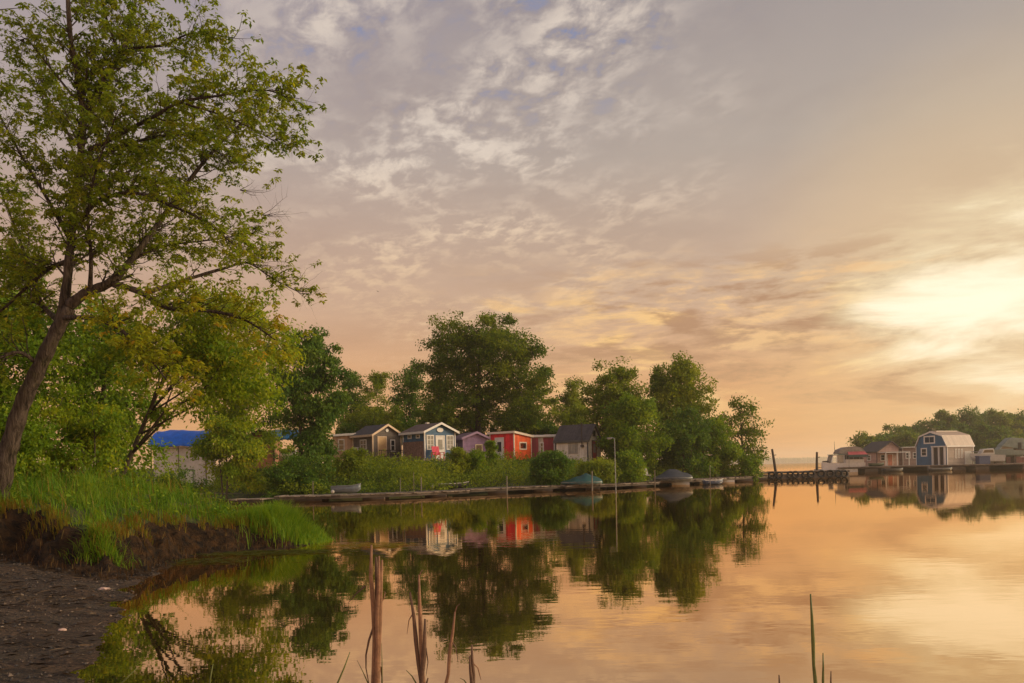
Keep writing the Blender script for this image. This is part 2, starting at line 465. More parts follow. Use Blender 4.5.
# ------------------------------------------------------------------ water
def make_water():
    m = bpy.data.materials.new('river_water'); m.use_nodes = True
    T = NT(m.node_tree); T.n.clear(); out = T.new('ShaderNodeOutputMaterial')
    co = T.new('ShaderNodeTexCoord').outputs['Object']
    x, y, z = T.xyz(co)
    calm = T.range(T.noise(T.comb(T.math('MULTIPLY', x, 0.05), T.math('MULTIPLY', y, 0.09), 0), 1.0, 3), 0.40, 0.66, 0.35, 1.3)
    h1 = T.noise(T.comb(T.math('MULTIPLY', x, 1.1), T.math('MULTIPLY', y, 2.0), 0), 1.0, 3, 0.55)
    h2 = T.noise(T.comb(T.math('MULTIPLY', x, 5.0), T.math('MULTIPLY', y, 8.0), 0), 1.0, 2, 0.5)
    h = T.math('MULTIPLY', T.math('ADD', h1, T.math('MULTIPLY', h2, 0.10)), calm)
    bn = T.new('ShaderNodeBump'); bn.inputs['Strength'].default_value = 1.0; bn.inputs['Distance'].default_value = 0.0026
    T.put(bn.inputs['Height'], h)
    gl = T.new('ShaderNodeBsdfGlossy'); gl.inputs['Roughness'].default_value = 0.014
    T.put(gl.inputs['Color'], (0.96, 0.755, 0.53))
    df = T.new('ShaderNodeBsdfDiffuse'); T.put(df.inputs['Color'], (0.030, 0.026, 0.010))
    fr = T.new('ShaderNodeFresnel'); fr.inputs['IOR'].default_value = 1.33
    fac = T.range(fr.outputs[0], 0.02, 0.6, 0.66, 0.97, 'LINEAR')
    for n in (gl, df): T.l.new(bn.outputs[0], n.inputs['Normal'])
    mx = T.new('ShaderNodeMixShader')
    T.put(mx.inputs[0], fac); T.l.new(df.outputs[0], mx.inputs[1]); T.l.new(gl.outputs[0], mx.inputs[2])
    T.l.new(mx.outputs[0], out.inputs[0])
    b = MB().add([(-3200, -60, 0), (3200, -60, 0), (3200, 3400, 0), (-3200, 3400, 0)], [(0, 1, 2, 3)])
    return tag(b.build('water', m), kind='structure')
make_water()

# ------------------------------------------------------------------ ground
def sdist(px, py, poly):
    """signed distance to a polygon, positive inside (arrays)"""
    P = np.array(poly); n = len(P)
    d = np.full(px.shape, 1e9); ins = np.zeros(px.shape, bool)
    for i in range(n):
        a, b = P[i], P[(i + 1) % n]
        e = b - a; l2 = (e ** 2).sum()
        t = np.clip(((px - a[0]) * e[0] + (py - a[1]) * e[1]) / l2, 0, 1)
        d = np.minimum(d, np.hypot(px - a[0] - t * e[0], py - a[1] - t * e[1]))
        c = (a[1] > py) != (b[1] > py)
        xi = a[0] + (py - a[1]) / (e[1] if abs(e[1]) > 1e-9 else 1e-9) * e[0]
        ins ^= c & (px < xi)
    return np.where(ins, d, -d)
def sstep(t): t = np.clip(t, 0, 1); return t * t * (3 - 2 * t)
def vnoise(X, Y, s, seed=0.0):
    return np.array([noise.noise((x * s, y * s, seed)) for x, y in zip(X.ravel(), Y.ravel())]).reshape(X.shape)
def sheet(name, X, Y, Z, m):
    ny, nx = X.shape
    v = np.stack([X, Y, Z], -1).reshape(-1, 3)
    i = np.arange(ny * nx).reshape(ny, nx)
    f = np.stack([i[:-1, :-1], i[:-1, 1:], i[1:, 1:], i[1:, :-1]], -1).reshape(-1, 4)
    me = bpy.data.meshes.new(name); me.from_pydata(v.tolist(), [], f.tolist()); me.materials.append(m)
    me.polygons.foreach_set('use_smooth', [True] * len(me.polygons))
    o = bpy.data.objects.new(name, me); COL.objects.link(o)
    return tag(o, kind='structure')

pts = lambda *a: [tuple(wp(*q)[:2]) for q in a]
shore = pts((58, 720), (75, 683), (100, 640), (124, 603), (140, 582))
spit = pts((165, 567), (190, 557), (240, 551), (290, 549), (322, 541))
back = [(-5.6, 21.8), (-8.0, 23.5), (-10.5, 27.0), (-14, 34), (-22, 44), (-34, 55)]
NEAR_LAND = [(-1.9, -20)] + shore + spit + back + [(-120, 60), (-120, -20)]
bank_base = [(-30, 15.6), (-14, 15.2), (-9.6, 14.6), (-7.9, 13.8), (-6.6, 13.2)] + [(p[0] - 0.15, p[1] + 0.25) for p in spit]
BANK = bank_base + [(-5.7, 21.6), (-8.2, 23.3), (-10.7, 26.8), (-14.2, 33.8), (-22.2, 43.8), (-34, 54.5), (-119, 59), (-119, 15.6)]

def near_h(X, Y, detail=True):
    g = sdist(X, Y, NEAR_LAND)
    z = np.where(g > 0, 0.10 * np.minimum(g, 3.5) + 0.01 * g.clip(0, 12), 0.22 * g)
    z = np.maximum(z, -0.7)
    b = sdist(X, Y, BANK)
    wob = vnoise(X, Y, 1.3, 3.0) * 0.42 + vnoise(X, Y, 3.4, 5.0) * 0.22 if detail else 0
    top = np.interp(X, [-12, -9.0, -7.6, -6.4, -5.4, -4.6], [1.22, 1.06, 0.70, 0.46, 0.22, 0.08])
    z = z * (1 - 0.85 * sstep(b / 0.75))
    z = z + sstep((b + wob * 0.9) / 0.75) * top + sstep((b - 0.8) / 5) * np.interp(X, [-10, -7], [0.35, 0.0])
    if detail:
        face = sstep((b + 0.5) / 0.5) * sstep((1.5 - b) / 0.8)
        z = z + vnoise(X, Y, 1.6, 9.0) * 0.04 + vnoise(X, Y, 9.0, 21.0) * 0.016 + vnoise(X, Y, 4.0, 1.0) * 0.09 * face + vnoise(X, Y, 8.0, 1.0) * 0.06 * face
    return z, b, g

def ground_mat(name, stops, scale, bump, bscale, rough=0.95, dist=0.03):
    m = bpy.data.materials.new(name); m.use_nodes = True
    T = NT(m.node_tree); b = T.n['Principled BSDF']
    co = T.new('ShaderNodeTexCoord').outputs['Object']
    n = T.noise(co, scale, 8, 0.65)
    T.put(b.inputs['Base Color'], T.ramp(n, stops))
    b.inputs['Roughness'].default_value = rough; b.inputs['Specular IOR Level'].default_value = 0.2
    bn = T.new('ShaderNodeBump'); bn.inputs['Strength'].default_value = bump; bn.inputs['Distance'].default_value = dist
    T.put(bn.inputs['Height'], T.noise(co, bscale, 8, 0.7)); T.l.new(bn.outputs[0], b.inputs['Normal'])
    return m
SOIL = ground_mat('dark_soil', [(0.36, (0.006, 0.004, 0.003)), (0.5, (0.030, 0.016, 0.007)), (0.66, (0.070, 0.034, 0.012))], 5.0, 1.0, 7.0, 0.95, 0.25)
TURF = ground_mat('turf_soil', [(0.3, (0.02, 0.03, 0.008)), (0.7, (0.05, 0.055, 0.015))], 1.5, 0.6, 6.0)
def gravel_mat():
    m = bpy.data.materials.new('wet_gravel'); m.use_nodes = True
    T = NT(m.node_tree); b = T.n['Principled BSDF']
    co = T.new('ShaderNodeTexCoord').outputs['Object']; x, y, z = T.xyz(co)
    fine = T.noise(co, 26.0, 8, 0.75)
    band = T.noise(T.comb(T.math('MULTIPLY', x, 0.9), T.math('MULTIPLY', y, 3.2), 0), 1.3, 6, 0.65, 0.6)
    c = T.ramp(fine, [(0.36, (0.008, 0.007, 0.006)), (0.48, (0.045, 0.033, 0.024)), (0.58, (0.095, 0.066, 0.045)), (0.72, (0.16, 0.118, 0.082))])
    c = T.mix(T.range(band, 0.42, 0.62), c, T.mix(1.0, c, (0.42, 0.36, 0.32), 'MULTIPLY'))
    c = T.mix(T.range(T.noise(co, 1.1, 4, 0.6), 0.38, 0.62, 0.15, 0.8), c, T.mix(1.0, c, (1.25, 0.97, 0.72), 'MULTIPLY'))
    T.put(b.inputs['Base Color'], c); b.inputs['Roughness'].default_value = 0.75; b.inputs['Specular IOR Level'].default_value = 0.25
    bn = T.new('ShaderNodeBump'); bn.inputs['Strength'].default_value = 1.0; bn.inputs['Distance'].default_value = 0.10
    T.put(bn.inputs['Height'], T.math('ADD', fine, T.math('MULTIPLY', band, 0.8))); T.l.new(bn.outputs[0], b.inputs['Normal'])
    return m
GRAVEL = gravel_mat()

def near_ground():
    # fine sheet in front, coarse behind; both skip each other's area
    xs = np.arange(-14.0, -1.0, 0.075); ys = np.arange(3.0, 24.0, 0.085)
    X, Y = np.meshgrid(xs, ys)
    Z, b, g = near_h(X, Y)
    o = sheet('river_bank', X, Y, Z, GRAVEL)
    me = o.data; me.materials.append(SOIL); me.materials.append(TURF)
    bc = (b[:-1, :-1] + b[1:, 1:]) / 2; xc = X[:-1, :-1]
    idx = np.where(bc > 0.75, 2, np.where(bc > -0.35, 1, 0)).astype(np.int32)
    me.polygons.foreach_set('material_index', idx.ravel())
    xs = np.arange(-122, -2, 1.2); ys = np.arange(23.0, 62.0, 1.2)
    X, Y = np.meshgrid(xs, ys); Z, b, g = near_h(X, Y, False)
    sheet('ground', X, Y, Z - 0.03, TURF)
    xs = np.arange(-122, -13.0, 1.2); ys = np.arange(-20, 24.5, 1.2)
    X, Y = np.meshgrid(xs, ys); Z, b, g = near_h(X, Y, False)
    sheet('ground', X, Y, Z - 0.05, TURF)
near_ground()

# the far shore of the basin with the cabins: land begins just behind the dock
dock_px = [(140, 498), (215, 500), (273, 501.5), (340, 500), (400, 498), (480, 494), (560, 491), (620, 488.5), (700, 484), (770, 479.5)]
dock_w = [wp(*q) for q in dock_px]
FAR_LAND = [(-120, 62)] + [(p.x, p.y + 3.0) for p in dock_w] + [(dock_w[-1].x + 2.0, dock_w[-1].y + 7), (dock_w[-1].x - 2, 112), (10, 135), (-120, 150)]
def far_h(X, Y):
    g = sdist(X, Y, FAR_LAND)
    z = np.where(g > 0, 0.25 + 2.3 * sstep((g - 1.5) / 11.5), 0.25 * g)
    return np.maximum(z, -0.8)
def far_z(x, y): return float(far_h(np.array([x]), np.array([y]))[0])
X, Y = np.meshgrid(np.arange(-122, 34, 1.0), np.arange(46, 152, 1.0))
sheet('ground', X, Y, far_h(X, Y) + vnoise(X, Y, 0.35, 2.0) * 0.12 * (far_h(X, Y) > 0), TURF)

# land under the wood on the right, and the far shore of the river
def mound(name, poly, zmax, step, wid, m):
    P = np.array(poly); X, Y = np.meshgrid(np.arange(P[:, 0].min() - step, P[:, 0].max() + step * 1.1, step), np.arange(P[:, 1].min() - step, P[:, 1].max() + step * 1.1, step))
    g = sdist(X, Y, poly)
    return sheet(name, X, Y, np.where(g > 0, zmax * sstep(g / wid), np.maximum(0.1 * g, -0.6)), m)
RIGHT_LAND = [tuple(at(852, 460, 175)[:2]), tuple(at(900, 460, 152)[:2]), tuple(at(1060, 460, 146)[:2]), (190, 150), (190, 300), tuple(at(850, 460, 300)[:2])]
mound('ground', RIGHT_LAND, 0.8, 4.0, 10.0, TURF)
mound('far_shore', [(-3000, 2850), (3000, 2850), (3000, 3200), (-3000, 3200)], 3.0, 70.0, 100.0, TURF)

# ------------------------------------------------------------------ grass, pebbles and other ground cover of the near bank
def blades(name, P, h, w, mtl, tint, rng, lean=0.35, bend=0.5, dirs=None, segs=2):
    """each blade: two quads tapering to a tip"""
    N = len(P)
    a = rng.uniform(0, 2 * np.pi, N) if dirs is None else dirs + rng.normal(0, 0.5, N)
    D = np.stack([np.cos(a), np.sin(a), np.zeros(N)], 1)
    S = np.stack([-np.sin(a), np.cos(a), np.zeros(N)], 1)
    lean = np.abs(rng.normal(lean, 0.18, N)); bend = rng.uniform(0.2, 1.0, N) * bend
    Z = np.array([0, 0, 1.0])
    h = h[:, None]; w = w[:, None]
    p0 = P - Z * 0.05
    p1 = P + Z * h * 0.5 + D * h * (lean * 0.35)[:, None]
    p2 = P + Z * h * (1 - bend * 0.35)[:, None] + D * h * (lean + bend * 0.45)[:, None]
    q1 = np.stack([p0 - S * w, p0 + S * w, p1 + S * w * 0.75, p1 - S * w * 0.75], 1)
    q2 = np.stack([p1 - S * w * 0.75, p1 + S * w * 0.75, p2 + S * w * 0.08, p2 - S * w * 0.08], 1)
    return quad_mesh(name, np.concatenate([q1, q2]), mtl, np.concatenate([tint, tint]))

def near_cover():
    rng = np.random.default_rng(5)
    n = 74000
    x = rng.uniform(-17, -4.2, n); y = rng.uniform(13, 28, n)
    Z, b, g = near_h(x.reshape(1, -1), y.reshape(1, -1)); z = Z[0]; b = b[0]; g = g[0]
    pat = vnoise(x, y, 0.8, 7.0)
    keep = (b > 0.72) & (z > 0.04) & (rng.random(n) < np.where(y > 22, 0.5, 1.0) * np.clip(0.62 + 1.9 * vnoise(x, y, 1.5, 60.0) + 0.35 * (b > 1.8), 0.05, 1)) & (pat > -0.45)
    x, y, z, b, pat = x[keep], y[keep], z[keep], b[keep], pat[keep]
    edge = np.exp(-((b - 0.5) / 0.5) ** 2)
    tus = vnoise(x, y, 2.3, 12.0)
    h = rng.gamma(4.0, 0.080, len(x)).clip(0.10, 0.95) * (1 + 0.5 * pat) * (0.80 + 1.3 * tus).clip(0.25, 1.8) * np.where(b < 0.9, 0.75, 1) * np.interp(x, [-9.5, -8, -5.5], [1, 0.72, 0.7])
    tint = np.clip(0.45 + pat * 0.6 + 0.5 * vnoise(x, y, 2.6, 1.0) + rng.normal(0, 0.2, len(x)) + edge * 0.3, 0, 1)
    tag(blades('grass', np.stack([x, y, z], 1), h, rng.uniform(0.004, 0.013, len(x)), L_GRASS, tint, rng, 0.35, 0.8), 'tall green grass growing along the top of the near bank', 'grass', kind='stuff')
    # dry fringe that hangs over the broken edge
    n = 60000
    x = rng.uniform(-14, -4.4, n); y = rng.uniform(12.5, 22, n)
    Z, b, g = near_h(x.reshape(1, -1), y.reshape(1, -1)); z = Z[0]; b = b[0]
    pat = vnoise(x, y, 1.7, 4.0)
    keep = (b > 0.50) & (b < 0.92) & (z > 0.06) & (pat > -0.12) & (y < 20.5) & (rng.random(n) < 0.7)
    x, y, z = x[keep], y[keep], z[keep]
    tag(blades('dry_grass', np.stack([x, y, z], 1), rng.uniform(0.12, 0.38, len(x)), rng.uniform(0.004, 0.009, len(x)), L_DRY, rng.random(len(x)) ** 1.3, rng, 0.6, 1.1, np.full(len(x), -1.3)),
        'yellow and rusty dry grass hanging over the broken bank edge', 'dry grass', kind='stuff')
    # tall weeds and last year's stalks standing in the grass
    n = 900
    x = rng.uniform(-15, -5.2, n); y = rng.uniform(13.5, 24, n)
    Z, b, g = near_h(x.reshape(1, -1), y.reshape(1, -1)); z = Z[0]; k = b[0] > 0.75; x, y, z = x[k], y[k], z[k]
    tag(blades('dead_stalks', np.stack([x, y, z], 1), rng.uniform(0.35, 0.85, len(x)) * np.interp(x, [-9.5, -8], [1, .75]), rng.uniform(0.004, 0.008, len(x)), L_DRY, rng.random(len(x)) ** 1.5, rng, 0.3, 0.5),
        'pale dead stalks standing up out of the bank grass', 'stalks', kind='stuff')
    # broad leaved weeds
    n = 420
    x = rng.uniform(-15, -5.6, n); y = rng.uniform(13.5, 23, n)
    Z, b, g = near_h(x.reshape(1, -1), y.reshape(1, -1)); z = Z[0]; k = (b[0] > 0.7) & (vnoise(x, y, 1.1, 44.0) > 0.0); x, y, z = x[k], y[k], z[k]
    kk = 14; idx = np.repeat(np.arange(len(x)), kk); P = np.stack([x, y, z], 1)[idx] + np.clip(rng.normal(size=(len(idx), 3)), -1.5, 1.5) * np.array([.10, .10, .09]) + np.array([0, 0, .22])
    Dd = rng.normal(size=P.shape); Dd[:, 2] *= .4; N = rng.normal(size=P.shape) * .4; N[:, 2] += 1
    tag(quad_mesh('weeds', leaf_quads(P, Dd, N, rng.uniform(.06, .15, len(idx)), .5), L_GREEN, rng.random(len(idx))), 'broad-leaved weeds scattered through the bank grass', 'weeds', kind='stuff')
    # tuft at the tip of the spit
    n = 11000
    cx, cy = wp(272, 545)[:2]
    x = rng.normal(cx, 0.62, n); y = cy + 0.9 + rng.normal(0, 0.55, n)
    Z, b, g = near_h(x.reshape(1, -1), y.reshape(1, -1)); z = Z[0]
    k = (g[0] > -0.35); x, y, z = x[k], y[k], np.maximum(z[k], -0.05)
    tag(blades('grass', np.stack([x, y, z], 1), rng.uniform(0.25, 0.80, len(x)) * np.exp(-((x - cx) / 0.95) ** 2), rng.uniform(0.005, 0.011, len(x)), L_GRASS, rng.normal(0.6, 0.25, len(x)), rng, 0.3, 0.6),
        'tall tuft of bright grass on the tip of the spit', 'grass', kind='stuff')
    # small green tuft at the foot of the bank
    n = 700
    c = wp(95, 576); x = rng.normal(c.x, 0.22, n); y = rng.normal(c.y + 0.25, 0.13, n)
    Z, b, g = near_h(x.reshape(1, -1), y.reshape(1, -1))
    tag(blades('grass_tuft', np.stack([x, y, Z[0]], 1), rng.uniform(0.12, 0.34, n), rng.uniform(0.004, 0.008, n), L_GRASS, rng.normal(0.6, 0.2, n), rng, 0.7, 1.0),
        'small green grass tuft at the foot of the dark bank', 'grass tuft')
    # roots and dead stalks in the soil face
    n = 5000
    x = rng.uniform(-14, -5.2, n); y = rng.uniform(12.8, 20, n)
    Z, b, g = near_h(x.reshape(1, -1), y.reshape(1, -1)); b = b[0]
    k = (b > -0.25) & (b < 0.5); x, y, z = x[k], y[k], Z[0][k]
    L_ROOT = leaf_mat('root_fibre', [(0.0, (0.035, 0.02, 0.012)), (0.7, (0.09, 0.05, 0.022)), (1.0, (0.14, 0.10, 0.035))], 0.1)
    tag(blades('roots', np.stack([x, y, z + 0.05], 1), rng.uniform(0.06, 0.24, len(x)), rng.uniform(0.003, 0.008, len(x)), L_ROOT, rng.random(len(x)) ** 1.5, rng, 0.9, 1.4, np.full(len(x), -1.4)),
        'brown roots and dead stalks sticking out of the soil face', 'roots', kind='stuff')
    # pebbles
    n = 16000
    x = rng.uniform(-13, -2.5, n); y = 4.5 + 10.5 * rng.random(n) ** 0.8
    Z, b, g = near_h(x.reshape(1, -1), y.reshape(1, -1)); b, g, z = b[0], g[0], Z[0]
    k = (b < 0.0) & (g > -0.25); x, y, z = x[k], y[k], z[k]
    s = 0.006 + 0.020 * rng.random(len(x)) ** 3.0
    octa = np.array([(1, 0, 0), (0.3, 0.9, 0.1), (-0.8, 0.5, 0), (-0.7, -0.6, 0.1), (0.4, -0.9, 0), (0.1, 0.1, 0.75), (0, 0, -0.6)])
    of = [(0, 1, 5), (1, 2, 5), (2, 3, 5), (3, 4, 5), (4, 0, 5), (1, 0, 6), (2, 1, 6), (3, 2, 6), (4, 3, 6), (0, 4, 6)]
    V = octa[None] * s[:, None, None] * rng.uniform(0.6, 1.4, (len(x), 7, 3)); an = rng.uniform(0, 6.28, len(x))
    Vx = V[..., 0] * np.cos(an)[:, None] - V[..., 1] * np.sin(an)[:, None]; Vy = V[..., 0] * np.sin(an)[:, None] + V[..., 1] * np.cos(an)[:, None]
    V = np.stack([Vx + x[:, None], Vy + y[:, None], V[..., 2] + z[:, None] + s[:, None] * 0.25], -1)
    me = bpy.data.meshes.new('pebbles')
    Fc = (np.array(of)[None] + np.arange(len(x))[:, None, None] * 7).reshape(-1, 3)
    me.from_pydata(V.reshape(-1, 3).tolist(), [], Fc.tolist())
    a = me.attributes.new('tint', 'FLOAT', 'POINT'); a.data.foreach_set('value', np.repeat(rng.random(len(x)), 7).astype(np.float32))
    me.materials.append(leaf_mat('pebble_stone', [(0.0, (0.022, 0.021, 0.022)), (0.6, (0.055, 0.045, 0.038)), (0.95, (0.10, 0.07, 0.05)), (1.0, (0.19, 0.145, 0.105))], 0.0, 0.6))
    o = bpy.data.objects.new('pebbles', me); COL.objects.link(o)
    tag(o, 'small dark pebbles covering the gravel shore', 'pebbles', kind='stuff')
near_cover()
def wrack():
    rng = np.random.default_rng(41); n = 5200
    x = rng.uniform(-12, -2.6, n); y = 5.0 + 10.0 * rng.random(n)
    Z, b, g = near_h(x.reshape(1, -1), y.reshape(1, -1)); b, g, z = b[0], g[0], Z[0]
    line = vnoise(x * 0.45, y * 1.6, 0.9, 8.0)
    k = (b < -0.05) & (g > 0.02) & (np.abs(line) < 0.16 + 0.25 * (rng.random(n) < .15)); x, y, z = x[k], y[k], z[k]; n = len(x)
    a = rng.normal(0, .7, n); D = np.stack([np.cos(a), np.sin(a), rng.normal(.02, .12, n)], 1); N = rng.normal(size=(n, 3)) * .4; N[:, 2] += 1
    V = leaf_quads(np.stack([x, y, z + .015], 1), D, N, rng.uniform(.04, .22, n), .12, .05)
    m = leaf_mat('wrack_stalk', [(0.0, (.012, .009, .007)), (.6, (.05, .032, .02)), (.93, (.12, .08, .045)), (1.0, (.22, .16, .10))], .05)
    tag(quad_mesh('wrack', V, m, rng.random(n)), 'dark broken stalks and twigs washed up in lines on the gravel', 'wrack', kind='stuff')
wrack()

def stone(label, px, py, sz, seed):
    rn = random.Random(seed); b = bmesh.new(); bmesh.ops.create_icosphere(b, subdivisions=2, radius=1)
    p = wp(px, py, 0.12); zz, _, _ = near_h(np.array([[p.x]]), np.array([[p.y]]))
    for v in b.verts:
        k = 1 + 0.35 * noise.noise(v.co * 1.6 + Vector((seed, 0, 0)))
        v.co = Vector((v.co.x * sz * 1.5 * k, v.co.y * sz * k, v.co.z * sz * 0.5 * k))
    me = bpy.data.meshes.new('stone'); b.to_mesh(me); b.free(); me.materials.append(mat('pale_stone', (0.36, 0.24, 0.19), 0.8, 0.3, 8, 0.5, 30))
    o = bpy.data.objects.new('stone', me); COL.objects.link(o); o.location = (p.x, p.y, float(zz[0, 0]) + sz * 0.2)
    return tag(o, label, 'stone')
stone('pale pinkish flat stone at the bank foot near the left edge', 24, 560, 0.09, 1)
stone('pale stone at the gravel tip beside the grass tuft', 104, 584, 0.065, 2)
stone('small ochre stone in the middle of the gravel shore', 62, 624, 0.035, 3)

# ------------------------------------------------------------------ the big leaning tree on the near bank
def hero_tree():
    rn = random.Random(11); rng = np.random.default_rng(11)
    D0 = 16.5
    base = at(0, 492, D0); zz = float(near_h(np.array([[base.x]]), np.array([[base.y]]))[0][0, 0]); base.z = zz - 0.1
    root = empty('maple_tree', base, 'large leaning tree with yellow-green leaves on the near bank at left', 'tree')
    tb = MB(); leafP = []; leafD = []; leafT = []
    def q(px, py, dd=0.0): return at(px, py, D0 + dd) - base
    def smooth(P, n):
        """Catmull-Rom through points"""
        P = [P[0] * 2 - P[1]] + P + [P[-1] * 2 - P[-2]]; out = []
        for i in range(1, len(P) - 2):
            for k in range(n):
                t = k / n; a, b, c, d = P[i - 1:i + 3]
                out.append(0.5 * ((2 * b) + (c - a) * t + (2 * a - 5 * b + 4 * c - d) * t * t + (3 * b - a - 3 * c + d) * t ** 3))
        return out + [P[-2]]
    def limb(P, r0, r1, n=5, sides=10):
        S = smooth([q(*p) for p in P], n); m = len(S) - 1
        rad = [r0 + (r1 - r0) * (i / m) ** 0.85 for i in range(m + 1)]
        rad = [r * (1 + 0.07 * math.sin(i * 1.7)) for i, r in enumerate(rad)]
        tb.tube(S, rad, sides); return S, rad
    limbs = []
    tr, rad = limb([(-3, 505), (4, 470), (10, 445), (22, 405), (38, 370), (56, 332), (70, 308)], 0.205, 0.125, 6, 14)
    limbs.append((limb([(58, 330), (66, 290), (70, 250), (74, 205), (80, 160), (84, 118)], 0.105, 0.065), 1.0, 0.25))
    limbs.append((limb([(84, 118, 0), (79, 84, -.1), (71, 42, -.3), (67, -20, -.4), (66, -70, -.5)], 0.075, 0.03), 1.0, 0.0))
    limbs.append((limb([(84, 120, 0), (97, 92, .3), (112, 66, .5), (126, 40, .8), (140, -20, 1.2)], 0.08, 0.03), 1.0, 0.0))
    limbs.append((limb([(110, 68, .5), (128, 50, .3), (164, 45, -.2), (193, 33, -.6), (234, 38, -.9)], 0.04, 0.008), 1.0, 0.1))
    limbs.append((limb([(120, 56, .7), (104, 10, .9), (96, -40, 1)], 0.04, 0.01), 1.0, 0.1))
    limbs.append((limb([(68, 306), (88, 292), (106, 285), (118, 276)], 0.115, 0.08), 0.4, 0.5))
    limbs.append((limb([(116, 279), (150, 235, .4), (182, 190, .9), (214, 150, 1.2), (246, 120, 1.4), (268, 112, 1.5)], 0.075, 0.01), 1.0, 0.1))
    limbs.append((limb([(114, 284), (140, 292, -.3), (168, 308, -.6), (210, 311, -.9), (245, 320, -1.1), (277, 341, -1.3)], 0.075, 0.012), 0.9, 0.25))
    limbs.append((limb([(146, 293, -.3), (182, 281, .1), (225, 268, .4), (248, 263, .6), (272, 278, .8), (304, 295, .9)], 0.05, 0.006), 0.5, 0.2))
    limbs.append((limb([(80, 222), (98, 201, -.4), (135, 193, -.8), (172, 206, -1.1), (206, 222, -1.4), (240, 250, -1.6)], 0.06, 0.008), 1.0, 0.15))
    limbs.append((limb([(76, 180), (104, 155, .3), (135, 142, .5), (172, 135, .6), (200, 140, .7), (236, 166, .9)], 0.055, 0.008), 1.0, 0.15))
    limbs.append((limb([(90, 150), (124, 132, -.5), (155, 116, -.9), (180, 102, -1.1), (217, 96, -1.4), (262, 90, -1.6), (290, 98, -1.7)], 0.055, 0.006), 1.0, 0.1))
    limbs.append((limb([(186, 104, -1.1), (221, 115, -1), (255, 130, -.9), (288, 150, -.9)], 0.025, 0.006), 1.0, 0.1))
    limbs.append((limb([(90, 292), (91, 255, -.5), (88, 215, -.8), (96, 170, -1.0), (118, 110, -1.3)], 0.05, 0.01), 1.0, 0.2))
    limbs.append((limb([(67, 262), (50, 268, .4), (26, 288, .8), (-6, 315, 1.1), (-40, 320, 1.3)], 0.06, 0.012), 1.0, 0.1))
    limbs.append((limb([(40, 365), (18, 352, -.3), (-10, 360, -.6), (-50, 350, -.8)], 0.05, 0.012), 1.0, 0.1))
    limbs.append((limb([(70, 240), (48, 200, -.4), (24, 160, -.6), (2, 120, -.8), (-20, 80, -1)], 0.045, 0.01), 0.9, 0.2))
    limbs.append((limb([(76, 100), (52, 70, .4), (28, 40, .6), (22, 42, .7)], 0.03, 0.008), 0.7, 0.2))
    limbs.append((limb([(62, 318), (90, 318, -.8), (118, 328, -1.3), (137, 346, -1.6), (155, 365, -1.8), (172, 388, -2)], 0.055, 0.01), 0.9, 0.2))
    limbs.append((limb([(104, 286, 0), (130, 262, .8), (165, 246, 1.2), (210, 240, 1.5), (258, 232, 1.6)], 0.05, 0.008), 1.0, 0.1))
    limbs.append((limb([(60, 322, 0), (40, 300, 1.4), (20, 240, 2.4), (0, 190, 3.0)], 0.07, 0.012), 1.0, 0.2))
    limbs.append((limb([(78, 190, 0), (110, 180, 1.6), (150, 160, 2.4), (190, 130, 2.8)], 0.05, 0.01), 1.0, 0.2))
    limbs.append((limb([(82, 150, 0), (64, 128, 1.2), (44, 100, 2.0), (36, 80, 2.2)], 0.035, 0.01), 0.9, 0.2))
    def branch(p, d, length, r, level, warm, bare):
        n = 5 if level == 1 else 4
        P = [Vector(p)]; d = Vector(d).normalized()
        for i in range(n):
            d = (d + Vector((rn.gauss(0, .16), rn.gauss(0, .16), rn.gauss(0, .13) + (0.05 if level == 1 else -0.05)))).normalized()
            P.append(P[-1] + d * length / n)
        tb.tube(P, [r * (1 - 0.85 * i / n) for i in range(n + 1)], 5 if level == 1 else 3, False)
        if level == 1:
            k = max(3, int(length / 0.13))
            for j in range(k):
                t = 0.18 + 0.82 * (j + rn.random()) / k; i = min(int(t * n), n - 1)
                pp = P[i].lerp(P[i + 1], t * n - i)
                dd = (P[i + 1] - P[i]).normalized()
                side = Vector((rn.gauss(0, 1), rn.gauss(0, 1), rn.gauss(0, .7) + .15)); side = (side - dd * side.dot(dd)).normalized()
                branch(pp, dd * 0.7 + side * 0.8, rn.uniform(0.2, 0.5), r * 0.35, 2, warm + rn.gauss(0, .07), bare)
        else:
            if rn.random() < bare: return
            for j in range(rn.choice((2, 3, 3, 4))):
                t = 0.35 + 0.65 * rn.random() if j else 1.0
                i = min(int(t * n), n - 1); pp = P[i].lerp(P[i + 1], t * n - i)
                a0 = rn.uniform(0, 6.28)
                kk = rn.choice((4, 5, 5, 6, 7))
                for m in range(kk):
                    a = a0 + m * 6.28 / kk + rn.gauss(0, .25)
                    leafP.append(pp + Vector((rn.gauss(0, .02), rn.gauss(0, .02), rn.gauss(0, .02))))
                    leafD.append((math.cos(a), math.sin(a), -0.55 + rn.gauss(0, .35)))
                    leafT.append(warm + rn.gauss(0, .10))
